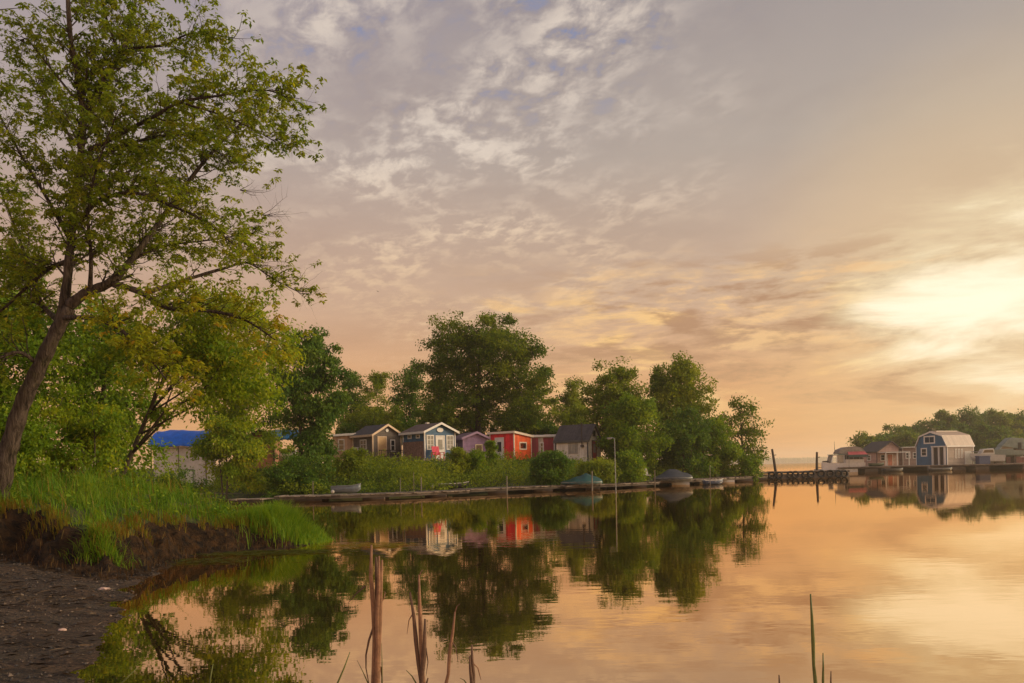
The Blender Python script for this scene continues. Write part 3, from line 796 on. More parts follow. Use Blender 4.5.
    for (S, rd), dens, skip in limbs:
        L = sum((S[i + 1] - S[i]).length for i in range(len(S) - 1))
        k = int(L / 0.078 * dens)
        for j in range(k):
            t = skip + (1 - skip) * (j + rn.random()) / k
            f = t * (len(S) - 1); i = min(int(f), len(S) - 2)
            p = S[i].lerp(S[i + 1], f - i); dd = (S[i + 1] - S[i]).normalized()
            side = Vector((rn.gauss(0, 1), rn.gauss(0, 1), rn.gauss(0, .8) + .2)); side = (side - dd * side.dot(dd)).normalized()
            ln = rn.uniform(0.5, 1.2) * (1.0 - 0.45 * t)
            # leaves tinted yellower on the lower right side, greener at the top
            zz = p.z / 9.0
            warm = 0.55 - 0.25 * min(max(zz - 0.35, 0), 0.6) + rn.gauss(0, .10) + (0.12 if p.x > 2 and zz < 0.5 else 0)
            branch(p, dd * 0.75 + side * 0.75, ln, max(rd[i] * 0.32, 0.009), 1, warm, 0.08)
    # bare twigs at the tips of the lower right limbs
    leafT[:] = [t + 0.04 for t in leafT]
    for px, py, dd in ((250, 262, .6), (272, 278, .8), (262, 215, 1.6), (240, 190, 1.0), (296, 290, .9)):
        for _ in range(5):
            branch(q(px, py, dd), (1, rn.gauss(0, .4), rn.gauss(-0.2, .4)), rn.uniform(0.4, 0.9), 0.008, 1, 0.5, 0.93)
    tb.build('trunk', BARK, root, True)
    P = np.array([tuple(p) for p in leafP]); Dn = np.array(leafD)
    N = rng.normal(size=P.shape) * 0.45; N[:, 2] += 1
    V = leaf_quads(P, Dn, N, rng.uniform(0.065, 0.125, len(P)), 0.46, 0.10)
    quad_mesh('crown', V, L_HERO, np.array(leafT), root)
    print('hero leaves', len(P))
hero_tree()

def bare_tree():
    rn = random.Random(4); D0 = 19.0
    base = at(-110, 500, D0); base.z = float(near_h(np.array([[base.x]]), np.array([[base.y]]))[0][0, 0]) - 0.1
    root = empty('bare_tree', base, 'bare tree at left edge with leafless twigs reaching into the top corner', 'tree')
    tb = MB()
    q = lambda px, py, dd=0: at(px, py, D0 + dd) - base
    tb.tube([Vector((0, 0, 0)), q(-105, 350), q(-95, 200), q(-80, 60), q(-70, -60)], [0.26, 0.2, 0.14, 0.09, 0.03], 10)
    def br(p, d, ln, r, lv):
        P = [Vector(p)]; d = Vector(d).normalized()
        for i in range(5):
            d = (d + Vector((rn.gauss(0, .14), rn.gauss(0, .14), rn.gauss(0, .14)))).normalized(); P.append(P[-1] + d * ln / 5)
        tb.tube(P, [r, r * .8, r * .6, r * .45, r * .3, r * .15], 5, False)
        if lv < 3:
            for k in range(6 if lv == 1 else 4):
                i = rn.randrange(1, 5)
                br(P[i], d + Vector((rn.gauss(0, .7), rn.gauss(0, .7), rn.gauss(0.1, .6))), ln * rn.uniform(.3, .55), r * .45, lv + 1)
    for py, e in ((130, 90), (170, 60), (70, 30), (60, 60), (30, 0), (200, 110), (150, 20)):
        p0 = q(-88, py); br(p0, q(25, e, rn.uniform(-1, 1)) - p0, rn.uniform(1.9, 2.7), 0.045, 1)
    tb.build('trunk', BARK_D, root, True)
bare_tree()

# trees and shrubs of the near left shore, behind the big tree
def nz(px, D):
    b = at(px, YPP, D); return max(float(near_h(np.array([[b.x]]), np.array([[D]]), False)[0][0, 0]), 0.0)
treepx('box_elder', 'golden yellow-green tree with a thin leaning stem behind the big tree', 'tree', 118, 300, 292, 412, 27, nz(108, 27), L_GOLD, 720, 21, leaf=0.13, per=34, nl=13, tx=112, lean=(3.0, 0), trunk=0.10, shell=0.6, cr=0.34, droop=0.5, bark=BARK_D)
treepx('box_elder', 'dense green tree at the left edge behind the leaning trunk', 'tree', -70, 75, 250, 480, 25, nz(10, 25), L_GREEN, 700, 22, leaf=0.14, per=34, nl=12, trunk=0.2, shell=0.6, cr=0.36)
treepx('box_elder', 'green tree filling the gap right of the leaning trunk', 'tree', 40, 165, 300, 470, 31, nz(95, 31), L_GREEN, 520, 23, leaf=0.16, per=32, nl=10, trunk=0.18, shell=0.6, cr=0.42)
treepx('shrub', 'yellow-green shrub at the grass edge below the golden tree', 'shrub', 40, 130, 395, 486, 22, nz(80, 22), L_GOLD, 260, 24, leaf=0.11, per=30, nl=8, trunk=0.06, cr=0.26, stems=3)
treepx('shrub', 'bushy green shrub at the foot of the leaning trunk', 'shrub', -30, 62, 400, 490, 20, nz(20, 20), L_GREEN, 260, 25, leaf=0.11, per=30, nl=8, trunk=0.06, cr=0.26, stems=3)

# ------------------------------------------------------------------ trees of the cabin shore
def fz(px, D):
    b = at(px, YPP, D); return max(far_z(b.x, D), 0.0)
def ft(label, x0, x1, yt, yb, D, lm, n, seed, name='tree', **kw):
    cx = kw.get('tx', (x0 + x1) / 2)
    return treepx(name, label, 'tree', x0, x1, yt, yb, D, fz(cx, D), lm, n, seed, **kw)

ft('tall dark walnut with drooping feathery leaves left of the tan lean-to', 262, 350, 331, 474, 66, L_DARK, 950, 31, name='walnut_tree', leaf=0.24, per=34, nl=13, tx=300, trunk=0.2, droop=0.9, shell=0.6, cr=0.42)
ft('golden tree at the shore in front of the blue tarpaulin', 198, 262, 420, 482, 56, L_GOLD, 300, 32, name='box_elder', leaf=0.22, per=30, nl=8, tx=222, droop=0.5, stems=2, cr=0.42)
ft('yellow-green tree with drooping boughs above the brick-red cabin', 195, 300, 345, 450, 70, L_GOLD, 520, 33, name='box_elder', leaf=0.24, per=32, nl=11, tx=236, droop=0.5, shell=0.6)
ft('green tree left of the blue tarpaulin shelter', 72, 143, 380, 480, 62, L_GREEN, 380, 34, leaf=0.24, per=30, nl=9)
ft('slender poplar standing behind the tan lean-to', 334, 372, 373, 456, 98, L_DARK, 430, 35, name='poplar_tree', leaf=0.26, nl=9, shell=0.6, cr=0.5)
ft('pale thin poplar between the slender poplar and the dark rounded tree', 358, 398, 371, 456, 101, L_MID, 430, 36, name='poplar_tree', leaf=0.26, nl=9, shell=0.65, cr=0.5)
ft('dark rounded tree behind the grey gabled cabin', 386, 434, 362, 450, 96, L_DARK, 460, 37, leaf=0.26, nl=10, cr=0.55)
ft('light green low tree behind the blue cottage roof', 404, 452, 402, 456, 88, L_GREEN, 330, 38, leaf=0.24, nl=8)
ft('loose green low tree behind the grey gabled cabin', 340, 412, 402, 458, 92, L_MID, 430, 39, leaf=0.25, nl=8)

for i, (x0, x1, yt, lab) in enumerate(((326, 372, 426, 'low dark bush behind the tan lean-to roof'), (396, 450, 424, 'low bush behind the roof of the blue cottage'), (446, 500, 416, 'low bush under the cottonwood behind the purple shed'),
                                       (494, 540, 420, 'low bush behind the red side of the painted shed'), (534, 580, 424, 'low bush behind the cream and maroon cabin'), (596, 640, 430, 'low bush right of the grey cabin under the tall full tree'))):
    ft(lab, x0, x1, yt, 468, 89, (L_DARK, L_MID)[i % 2], 320, 130 + i, name='bush', leaf=0.25, nl=8, trunk=0.08, stems=3)

# the big cottonwood: lobes read from the photograph's outline
def cottonwood():
    D = 84; gzv = fz(480, D); base = at(480, YPP, D); base.z = gzv
    k = m_at(D); rn = random.Random(8)
    L = [(452, 352, 24, 28), (440, 345, 12, 12), (475, 338, 24, 20), (500, 335, 22, 20), (512, 352, 24, 20), (532, 358, 18, 14), (543, 372, 11, 9),
         (478, 365, 34, 26), (512, 380, 30, 22), (446, 380, 24, 22), (434, 396, 14, 16), (470, 395, 30, 24), (530, 388, 18, 14), (500, 400, 30, 18),
         (448, 412, 26, 16), (480, 418, 24, 14), (520, 410, 24, 14), (487, 322, 9, 7), (508, 324, 9, 7), (456, 335, 14, 12), (432, 372, 8, 7)]
    lobes = []
    for x, y, rx, rz in L:
        p = at(x, y, D) - base
        lobes.append((p.x, rn.uniform(-1, 1) * (5.0 - rx * k * 0.8), p.z, rx * k, max(rx, 16) * k * 0.9, rz * k))
    tree('cottonwood_tree', 'tallest broad tree behind the blue cottage and purple shed', 'tree', base, lobes, 0.42, L_DARK2, 1900, 30, 0.26, 0.36, 41, top=13.0, twigs=220, shell=0.55)
L_DARK2 = leaf_mat('cottonwood_leaf', [(0.0, (0.039, 0.080, 0.0088)), (0.5, (0.084, 0.131, 0.0111)), (1.0, (0.163, 0.194, 0.0151))], 0.4)
cottonwood()
ft('thin sparse tree poking up between the cottonwood and the grey cabin', 552, 594, 378, 452, 104, L_MID, 330, 42, leaf=0.27, nl=8, shell=0.7, cr=0.5)
ft('feathery tree right of the cottonwood above the red shed', 516, 562, 386, 452, 98, L_GREEN, 330, 43, leaf=0.26, nl=9, shell=0.6)
ft('pale green willow behind the dark roof of the grey cabin', 540, 606, 400, 458, 92, L_WILLOW, 460, 44, name='willow_tree', leaf=0.25, nl=9, droop=0.8)
ft('dark green low tree behind the maroon and white cabin', 488, 548, 408, 456, 90, L_DARK, 380, 45, leaf=0.25, nl=8)
ft('tall full tree right of the grey cabin', 586, 650, 362, 470, 80, L_MID, 980, 46, leaf=0.25, per=30, nl=18, cr=0.5)
ft('tall twin-topped tree in the middle of the point', 642, 724, 362, 468, 83, L_MID, 1150, 47, leaf=0.25, per=30, nl=20, shell=0.55, cr=0.5, stems=2)
ft('bright green middle tree in front of the twin-topped tree', 604, 668, 398, 474, 75, L_GREEN, 700, 48, leaf=0.23, per=30, nl=14, cr=0.45)
ft('dark green tree filling the foot of the point', 655, 712, 410, 476, 77, L_DARK, 520, 49, leaf=0.24, per=30, nl=9, cr=0.45)
ft('rounded green tree at the end of the point', 690, 740, 422, 478, 80, L_GREEN, 520, 50, leaf=0.24, per=30, nl=10, cr=0.45)
ft('airy sparse tree standing last at the tip of the point', 718, 774, 396, 472, 82, L_DARK2, 290, 51, leaf=0.25, per=17, nl=22, shell=0.95, cr=0.36, twigs=260, tx=743, trunk=0.17)

# shrubs along the shore that stand out one by one
def fs(label, x0, x1, yt, yb, D, lm, n, seed, **kw):
    return treepx('shrub', label, 'shrub', x0, x1, yt, yb, D, fz((x0 + x1) / 2, D), lm, n, seed, trunk=0.05, stems=3, nl=kw.pop('nl', 8), **kw)
fs('dark rounded shrub in front of the maroon and white cabin', 524, 576, 452, 484, 62, L_DARK, 420, 61, leaf=0.18, per=30, cr=0.3)
fs('yellow-green shrub below the grey cabin', 572, 618, 462, 485, 64, L_WILLOW, 340, 62, leaf=0.18, per=28, cr=0.3)
fs('light green shrub beside the lamp post', 612, 646, 450, 480, 66, L_GREEN, 260, 63, leaf=0.18, per=28, cr=0.3)
fs('yellow-green shrub at the corner of the blue cottage', 449, 470, 449, 470, 64, L_WILLOW, 150, 64, leaf=0.16, per=24, cr=0.24)
fs('small shrub between the purple and red sheds', 486, 498, 440, 468, 68, L_GREEN, 130, 65, leaf=0.16, per=24, cr=0.2)
fs('low shrub under the purple shed window', 466, 488, 450, 470, 65, L_GREEN, 150, 66, leaf=0.16, per=24, cr=0.24)
fs('russet tinted shrub below the grey gabled cabin', 338, 366, 450, 472, 60, L_MID, 200, 67, leaf=0.17, per=26, cr=0.28)
fs('dark shrub at the foot of the walnut', 258, 335, 458, 494, 57, L_DARK, 420, 68, leaf=0.18, per=30, cr=0.3)
fs('pale green shrub at the tip of the point beside the sparse tree', 735, 760, 456, 478, 80, L_GREEN, 150, 69, leaf=0.2, per=24, cr=0.3)
fs('dark low shrub below the blue tarpaulin shelter', 130, 200, 472, 500, 60, L_DARK, 320, 70, leaf=0.18, per=30, cr=0.3)

def undergrowth():
    """the unbroken low growth on the slope between dock and cabins"""
    rng = np.random.default_rng(77)
    n = 4300
    u = rng.random(n) * (len(dock_w) - 1); i = np.minimum(u.astype(int), len(dock_w) - 2); f = u - i
    A = np.array([tuple(p) for p in dock_w]); base = A[i] * (1 - f[:, None]) + A[i + 1] * f[:, None]
    off = 4.2 + 11.5 * rng.random(n) ** 0.9
    x = base[:, 0] + rng.normal(0, 1, n); y = base[:, 1] + off
    z = far_h(x, y)
    pat = vnoise(x, y, 0.22, 6.0) * .8 + vnoise(x, y, 0.7, 16.0) * .5
    px = 512 + x / y * F
    hmax = np.where(off < 10, 0.95 + pat * 1.9, 0.55 + pat * 0.9)
    hmax = np.where(off < 5.5, hmax * 0.6, hmax)
    c = np.stack([x, y, z + hmax.clip(0.15) * rng.random(n) ** 0.6], 1)
    k = rng.integers(12, 26, n); idx = np.repeat(np.arange(n), k)
    P = c[idx] + rng.normal(size=(len(idx), 3)) * np.array([.3, .3, .2])
    D = rng.normal(size=P.shape); D[:, 2] -= .2
    N = rng.normal(size=P.shape) * .8; N[:, 2] += .8
    V = leaf_quads(P, D, N, rng.uniform(.10, .22, len(idx)), .55)
    t = (0.40 + pat * 0.75 + rng.normal(0, .17, n))[idx] + rng.normal(0, .12, len(idx))
    o = quad_mesh('undergrowth', V, L_MID, t)
    tag(o, 'tangled low green growth covering the slope between dock and cabins', 'undergrowth', kind='stuff')
undergrowth()

# ------------------------------------------------------------------ cabins
def rotm(a): return Matrix.Rotation(a, 4, 'Z')
def opening(root, kind, face, u, z, w, h, W, frame=WHITE, pane=GLASS, cols=1, rows=2, leafm=None, t=0.09, label=None):
    """a window or a door on the front (y=0), left (x=0) or right (x=W) face; u is its centre along the face"""
    def place(b):
        vs = []
        for (a, d, c) in b.v:          # a along the face, d outward, c up
            if face == 'front': vs.append((u + a, -d, z + c))
            elif face == 'left': vs.append((-d, u + a, z + c))
            else: vs.append((W + d, u + a, z + c))
        b.v = vs; return b
    if kind == 'window':
        b = MB(); fw = t
        b.box(-w/2, w/2, 0.0, 0.05, 0, fw); b.box(-w/2, w/2, 0.0, 0.05, h - fw, h)
        b.box(-w/2, -w/2 + fw, 0.0, 0.052, fw, h - fw); b.box(w/2 - fw, w/2, 0.0, 0.052, fw, h - fw)
        for i in range(1, cols): xx = -w/2 + w * i / cols; b.box(xx - .022, xx + .022, 0.01, 0.045, fw, h - fw)
        for i in range(1, rows): zz = h * i / rows; b.box(-w/2 + fw, w/2 - fw, 0.01, 0.043, zz - .022, zz + .022)
        o = place(b).build('window', frame, root)
        place(MB().box(-w/2 + fw * .5, w/2 - fw * .5, -0.02, 0.022, fw * .5, h - fw * .5)).build('pane', pane, o)
    elif kind == 'door':
        b = MB(); fw = t
        b.box(-w/2 - fw, -w/2, 0, .05, 0, h); b.box(w/2, w/2 + fw, 0, .05, 0, h); b.box(-w/2 - fw, w/2 + fw, 0, .054, h, h + fw)
        fr = place(b).build('door_frame', frame, root)
        b = MB().box(-w/2 + .005, w/2 - .005, -0.02, 0.03, 0.01, h - .005)
        o = place(b).build('door', leafm or WHITE, root)
        if pane is not None: place(MB().box(-w * .28, w * .28, .0, .045, h * .42, h * .86)).build('pane', pane, o)
        place(MB().box(w * .36, w * .42, .0, .08, h * .47, h * .50)).build('handle', METAL, o)
    else:                                # a plain panel
        o = place(MB().box(-w/2, w/2, -0.02, 0.03, 0, h)).build(kind, leafm, root)
    if label: o['label'] = label
    return o

def house(name, label, cat, corner, a, w, d, profile, wallm, roofm, trimm=WHITE, over=0.22, anchor='left', rt=0.10, corners=True, group=None):
    """corner = front-left (or front-right) ground corner; profile = outline of the roof across the front, (x, z) from left to right"""
    o = Vector(corner)
    if anchor == 'right': o = o - rotm(a).to_3x3() @ Vector((w, 0, 0))
    root = empty(name, o, label, cat, a, group)
    MB().prism([(0, -0.4)] + profile + [(w, -0.4)], 0, d).build('wall', wallm, root)
    # roof slabs follow the outline
    P = [Vector((x, z)) for x, z in profile]
    e0 = (P[0] - P[1]).normalized() * over; e1 = (P[-1] - P[-2]).normalized() * over
    Q = [P[0] + e0] + P[1:-1] + [P[-1] + e1]
    up = Vector((0, rt)); eps = Vector((0, 0.012))
    MB().prism([tuple(q + eps) for q in Q] + [tuple(q + up) for q in reversed(Q)], -over, d + over).build('roof', roofm, root)
    b = MB()
    for i in range(len(Q) - 1):          # barge boards along the front edge
        p, q = Q[i], Q[i + 1]
        b.prism([tuple(p - up * 0.9), tuple(q - up * 0.9), tuple(q + up * 1.15), tuple(p + up * 1.15)], -over - 0.045, -over - 0.004)
    for sx, q in ((-1, Q[0]), (1, Q[-1])):       # eaves boards along the sides
        x0 = q.x + sx * 0.006; b.box(min(x0, x0 + sx * .04), max(x0, x0 + sx * .04), -over, d + over, q.y - rt * 0.9, q.y + rt * 1.15)
    b.build('eave_board', trimm, root)
    if corners:
        t = 0.11
        for x in (0, w):
            z1 = (P[0] if x == 0 else P[-1]).y - .02; x0, x1 = (-.03, t - .03) if x == 0 else (w - t + .03, w + .03)
            MB().box(x0, x1, -0.03, t - .03, 0, z1).build('corner_board', trimm, root)
            MB().box(x0, x1, d - t, d + .03, 0, z1).build('corner_board', trimm, root)
    return root

SHINGLE_D = mat('dark_shingle', (0.045, 0.040, 0.042), 0.9, 0.3, 4, 0.5, 30, lines=(1, 4, 0.5))
SHINGLE_B = mat('brown_shingle', (0.085, 0.058, 0.050), 0.9, 0.3, 4, 0.5, 30, lines=(1, 4, 0.5))
BLUE_S = mat('blue_siding', (0.035, 0.085, 0.150), 0.6, 0.32, 2, lines=(2, 7, 0.5))
GREY_S = mat('grey_brown_siding', (0.10, 0.080, 0.068), 0.75, 0.32, 2, lines=(2, 7, 0.5))
TAN_S = mat('tan_board', (0.42, 0.265, 0.17), 0.7, 0.32, 2, lines=(1, 3, 0.4))
PURPLE_S = mat('purple_siding', (0.20, 0.125, 0.215), 0.6, 0.32, 2, lines=(2, 6, 0.45))
RED_S = mat('red_siding', (0.54, 0.024, 0.030), 0.55, 0.32, 2, lines=(1, 4, 0.35))
ORANGE_S = mat('orange_siding', (0.62, 0.095, 0.022), 0.55, 0.32, 2, lines=(0, 4, 0.35))
MAROON = mat('maroon_panel', (0.20, 0.025, 0.035), 0.55, 0.15, 2, lines=(0, 4, 0.3))
CREAM_S = mat('cream_siding', (0.40, 0.34, 0.27), 0.6, 0.32, 2, lines=(0, 5, 0.4))
STONE_S = mat('stone_grey_siding', (0.43, 0.39, 0.33), 0.7, 0.25, 2, lines=(1, 5, 0.5))
BRICK = mat('brick_red_board', (0.36, 0.17, 0.11), 0.8, 0.2, 3, lines=(2, 8, 0.4))
DARKW = mat('dark_stained_wood', (0.04, 0.03, 0.027), 0.7, 0.3, 3)

def corner_at(px, py, D):
    p = at(px, py, D); return p

HD = 74.0
# grey gabled cabin with the tan lean-to
c = corner_at(373, 462, HD)
A = R(44)
h1 = house('gabled_cabin', 'grey-brown cabin with a tan door under a pale-edged gable', 'cabin', c, A, 3.25, 3.3,
           [(0, 2.55), (1.62, 3.45), (3.25, 2.55)], GREY_S, SHINGLE_D, mat('pale_wood_trim', (0.50, 0.36, 0.24), 0.6, 0.1))
opening(h1, 'door', 'front', 1.05, 0.55, 0.85, 1.75, 3.25, frame=mat('pale_wood_trim', (0.50, 0.36, 0.24)), pane=None, leafm=mat('tan_door', (0.40, 0.26, 0.13), 0.5, 0.1))
opening(h1, 'window', 'front', 2.25, 0.95, 0.55, 1.15, 3.25)
opening(h1, 'window', 'left', 1.5, 1.2, 1.1, 0.95, 3.25, cols=2)
b = MB(); b.box(-0.1, 3.3, -1.1, -0.05, 0.28, 0.42)
for x in (0.02, 3.15):  b.box(x, x + .09, -1.08, -0.99, -0.3, 0.28)
b.build('porch_deck', WOOD_G, h1)
b = MB()
for x in np.arange(0.02, 3.2, 0.2): b.box(x, x + .04, -1.06, -1.02, 0.42, 1.02)
b.box(0, 3.2, -1.08, -1.0, 1.02, 1.09); b.build('railing', DARKW, h1)
b = MB().box(-.38, 0, 2.35, 2.95, 1.05, 1.45); b.build('air_conditioner', WHITE, h1)
g = MB(); g.tube([(1.62, -.03, 2.95), (1.62, -.07, 2.95)], .16, 12); g.build('gable_vent', WHITE, h1)
c2 = corner_at(355, 458, HD + 2.9)
h1b = house('lean_to', 'tan flat-roofed lean-to left of the grey gabled cabin', 'shed', corner_at(354, 462, HD + 2.6), R(12), 1.9, 2.4, [(0, 2.55), (1.9, 2.65)], mat('tan_face', (0.42, 0.265, 0.17), 0.7, 0.15, 2, lines=(0, 3, 0.4)), mat('pale_roofing', (0.40, 0.36, 0.31), 0.7, 0.15), anchor='right', corners=False)
opening(h1b, 'window', 'front', 0.75, 1.1, 0.62, 1.1, 1.9)

# blue cottage
c = corner_at(425, 461.5, HD - 2)
h2 = house('blue_cottage', 'blue cottage with white trim, tall windows and a brown roof', 'cottage', c, R(41), 3.45, 3.5,
           [(0, 2.72), (1.72, 3.45), (3.45, 2.72)], BLUE_S, SHINGLE_B, WHITE, over=0.28)
opening(h2, 'window', 'front', 0.62, 1.05, 0.82, 1.35, 3.45, pane=PALEG, cols=2, rows=3)
opening(h2, 'door', 'front', 1.72, 0.22, 0.86, 2.05, 3.45, pane=PALEG)
opening(h2, 'window', 'front', 2.82, 1.05, 0.82, 1.35, 3.45, pane=PALEG, cols=2, rows=3)
opening(h2, 'window', 'left', 1.0, 2.12, 0.62, 0.36, 3.45, rows=1)
opening(h2, 'window', 'left', 2.35, 2.12, 0.62, 0.36, 3.45, rows=1)
b = MB(); ring = [(1.72 + .36 * math.cos(t), 2.86 + .20 * math.sin(t)) for t in np.linspace(0, 2 * math.pi, 20, endpoint=False)]
b.prism(ring, -0.06, 0.0); b.build('gable_plaque', WHITE, h2)
b = MB()
for k in range(14): b.box(-0.055, -0.015, 0.15 + k * .235, 0.15 + k * .235 + .2, 0.25, 1.85)
b.build('screen_panel', mat('woven_screen', (0.17, 0.10, 0.075), 0.8, 0.5, 6.0), h2)
b = MB(); b.box(-.2, 4.2, -1.5, -0.06, 0.05, 0.2); b.box(-1.2, -.2, -1.5, 3.4, 0.05, 0.2); b.build('deck', WOOD_G, h2)
b = MB(); b.box(2.4, 2.7, 3.0, 3.3, 2.9, 3.75); b.build('chimney', mat('pale_flue', (0.4, 0.36, 0.3)), h2)

def armchair():
    p = h2.matrix_basis @ Vector((0, 0, 0)); M = h2.matrix_basis
    o = empty('garden_chair', M @ Vector((0.75, -0.95, 0.2)), 'crimson slatted garden chair on the deck of the blue cottage', 'chair', R(36))
    m = mat('crimson_paint', (0.42, 0.012, 0.045), 0.5, 0.1)
    b = MB()
    for k in range(5):
        x = -0.36 + k * .15; b.add([(x, .22, .38), (x + .13, .22, .38), (x + .13, .27, .38), (x, .27, .38), (x, .48, 1.15), (x + .13, .48, 1.15), (x + .13, .53, 1.15), (x, .53, 1.15)],
                                   [(0, 1, 2, 3), (4, 5, 6, 7), (0, 1, 5, 4), (1, 2, 6, 5), (2, 3, 7, 6), (3, 0, 4, 7)])
    b.build('backrest', m, o)
    b = MB()
    for k in range(4): b.box(-.38, .38, -.34 + k * .14, -.22 + k * .14, .34, .38)
    b.build('seat', m, o)
    for s in (-1, 1):
        b = MB().box(s * .44 - .06, s * .44 + .06, -.4, .4, .56, .60); b.build('armrest', m, o)
        MB().box(s * .44 - .03, s * .44 + .03, -.38, -.30, 0, .56).build('leg', m, o)
        MB().box(s * .44 - .03, s * .44 + .03, .30, .38, 0, .56).build('leg', m, o)
armchair()

# purple shed
c = corner_at(462, 464, HD)
h3 = house('purple_shed', 'low purple shed with a mauve gable right of the blue cottage', 'shed', corner_at(463.5, 463, HD + 1.0), R(26), 2.5, 3.2,
           [(0, 2.35), (1.35, 2.85), (2.5, 2.35)], PURPLE_S, mat('plum_shingle', (0.10, 0.062, 0.075), 0.9, 0.3, 4, lines=(1, 4, .5)), mat('mauve_trim', (0.24, 0.16, 0.24), 0.6, 0.1))
opening(h3, 'window', 'front', 1.6, 1.0, 0.75, 0.75, 2.5, frame=mat('cream_frame', (0.5, 0.42, 0.26)), rows=1)
opening(h3, 'window', 'left', 1.6, 1.1, 0.6, 0.8, 2.5)

# red and orange shed
c = corner_at(514.5, 462, HD + 1)
h4 = house('red_orange_shed', 'low shed painted red on one side and orange on the other', 'shed', c, R(52), 2.7, 2.95, [(0, 2.78), (2.7, 2.45)], RED_S, mat('worn_roofing', (0.16, 0.13, 0.11), .8, .2), mat('cream_trim', (0.55, 0.46, 0.36), 0.6, 0.1), over=0.16)
b = MB().prism([(0.09, 0.0), (0.09, 2.70), (2.61, 2.40), (2.61, 0.0)], -0.022, 0.0); b.build('orange_cladding', ORANGE_S, h4)
opening(h4, 'window', 'front', 1.35, 1.15, 1.15, 0.75, 2.7, frame=mat('cream_trim', (0.55, 0.46, 0.36)), rows=1, t=.12)
opening(h4, 'door', 'left', 1.75, 0.1, 0.85, 2.15, 2.7, leafm=mat('grey_door', (0.50, 0.48, 0.44), .5, .1), t=.12)

# maroon and white cabin
h5 = house('flat_cabin', 'flat-roofed cream cabin with maroon panels right of the orange wall', 'cabin', corner_at(531, 463, HD + 4), R(4), 2.35, 3.0, [(0, 2.62), (2.35, 2.58)], CREAM_S, mat('white_roofing', (0.50, 0.46, 0.40), .7, .1), WHITE, over=0.14)
opening(h5, 'wall_panel', 'front', 0.42, 0.5, 0.68, 1.95, 2.35, leafm=MAROON)
opening(h5, 'wall_panel', 'front', 1.75, 0.9, 1.0, 1.55, 2.35, leafm=MAROON)
opening(h5, 'window', 'front', 1.08, 1.1, 0.4, 0.9, 2.35)
b = MB(); b.box(1.25, 2.5, -.45, -.39, 2.62, 2.72); b.box(2.42, 2.5, -.45, -.39, 0, 2.62); b.build('porch_frame', WHITE, h5)

# grey cabin with the steep dark roof
c = corner_at(588, 461.5, HD)
h6 = house('steep_cabin', 'stone-grey cabin with a steep dark roof and maroon door', 'cabin', c, R(60), 2.9, 3.35, [(0, 2.0), (1.45, 3.45), (2.9, 2.0)], STONE_S, SHINGLE_D, mat('dark_trim', (0.05, 0.05, 0.05)), over=0.16)
opening(h6, 'window', 'front', 1.45, 2.35, 0.62, 0.6, 2.9, frame=DARKW, rows=1)
opening(h6, 'door', 'front', 1.45, 0.05, 0.86, 1.85, 2.9, frame=DARKW, leafm=mat('maroon_door', (0.17, 0.02, 0.03), .5, .1), pane=PALEG)
opening(h6, 'window', 'left', 1.5, 0.75, 0.95, 1.15, 2.9, frame=mat('grey_frame', (0.22, .2, .17)), pane=PALEG, cols=3, rows=1)
b = MB(); b.tube([(-0.16, .5, 1.5), (-0.16, .5, 3.6)], .06, 8); b.tube([(-0.16, .5, 1.5), (0.02, .5, 1.5)], .06, 8); b.build('stove_pipe', DARKW, h6)
MB().box(-.28, 0, .38, .62, 1.35, 1.55).build('wall_lamp', DARKW, h6)

# brick-red cabin, seen between the leaves on the left
h7 = house('brick_cabin', 'brick-red cabin with a small paned window left of the walnut', 'cabin', corner_at(246, 464, 72), R(6), 2.5, 3.0, [(0, 2.35), (1.25, 3.0), (2.5, 2.35)], BRICK, SHINGLE_D, DARKW, over=0.2)
opening(h7, 'window', 'front', 0.78, 0.7, 0.78, 1.3, 2.5, cols=3, rows=4)

# white trailer under a blue tarpaulin
def tarp(label, px0, px1, y0, y1, D, depth, sag, seed, mtl, slope=1.0):
    rn = random.Random(seed); a = at(px0, y1, D); b = at(px1, y1, D); zt = at(px0, y0, D).z
    n, m = 14, 8; V = []
    for j in range(m + 1):
        for i in range(n + 1):
            t, s = i / n, j / m
            zz = a.z + (zt - a.z) * math.sin(s * math.pi / 2) ** 0.8 * (0.97 + 0.03 * math.cos(t * 9 + seed)) + sag * noise.noise((t * 6, s * 3, seed))
            if 0 < s: zz -= 0.05 * math.sin(t * math.pi * 5) ** 2
            V.append((a.x + (b.x - a.x) * t, D + depth * s, zz))
    w = n + 1
    bb = MB().add(V, [(j * w + i, j * w + i + 1, (j + 1) * w + i + 1, (j + 1) * w + i) for j in range(m) for i in range(n)])
    o = bb.build('tarpaulin', mtl, None, True); s = o.modifiers.new('thickness', 'SOLIDIFY'); s.thickness = 0.02
    return tag(o, label, 'tarpaulin'), a, b
BLUET = mat('blue_tarpaulin', (0.006, 0.10, 0.48), 0.45, 0.25, 2.0, 0.5, 4.0)
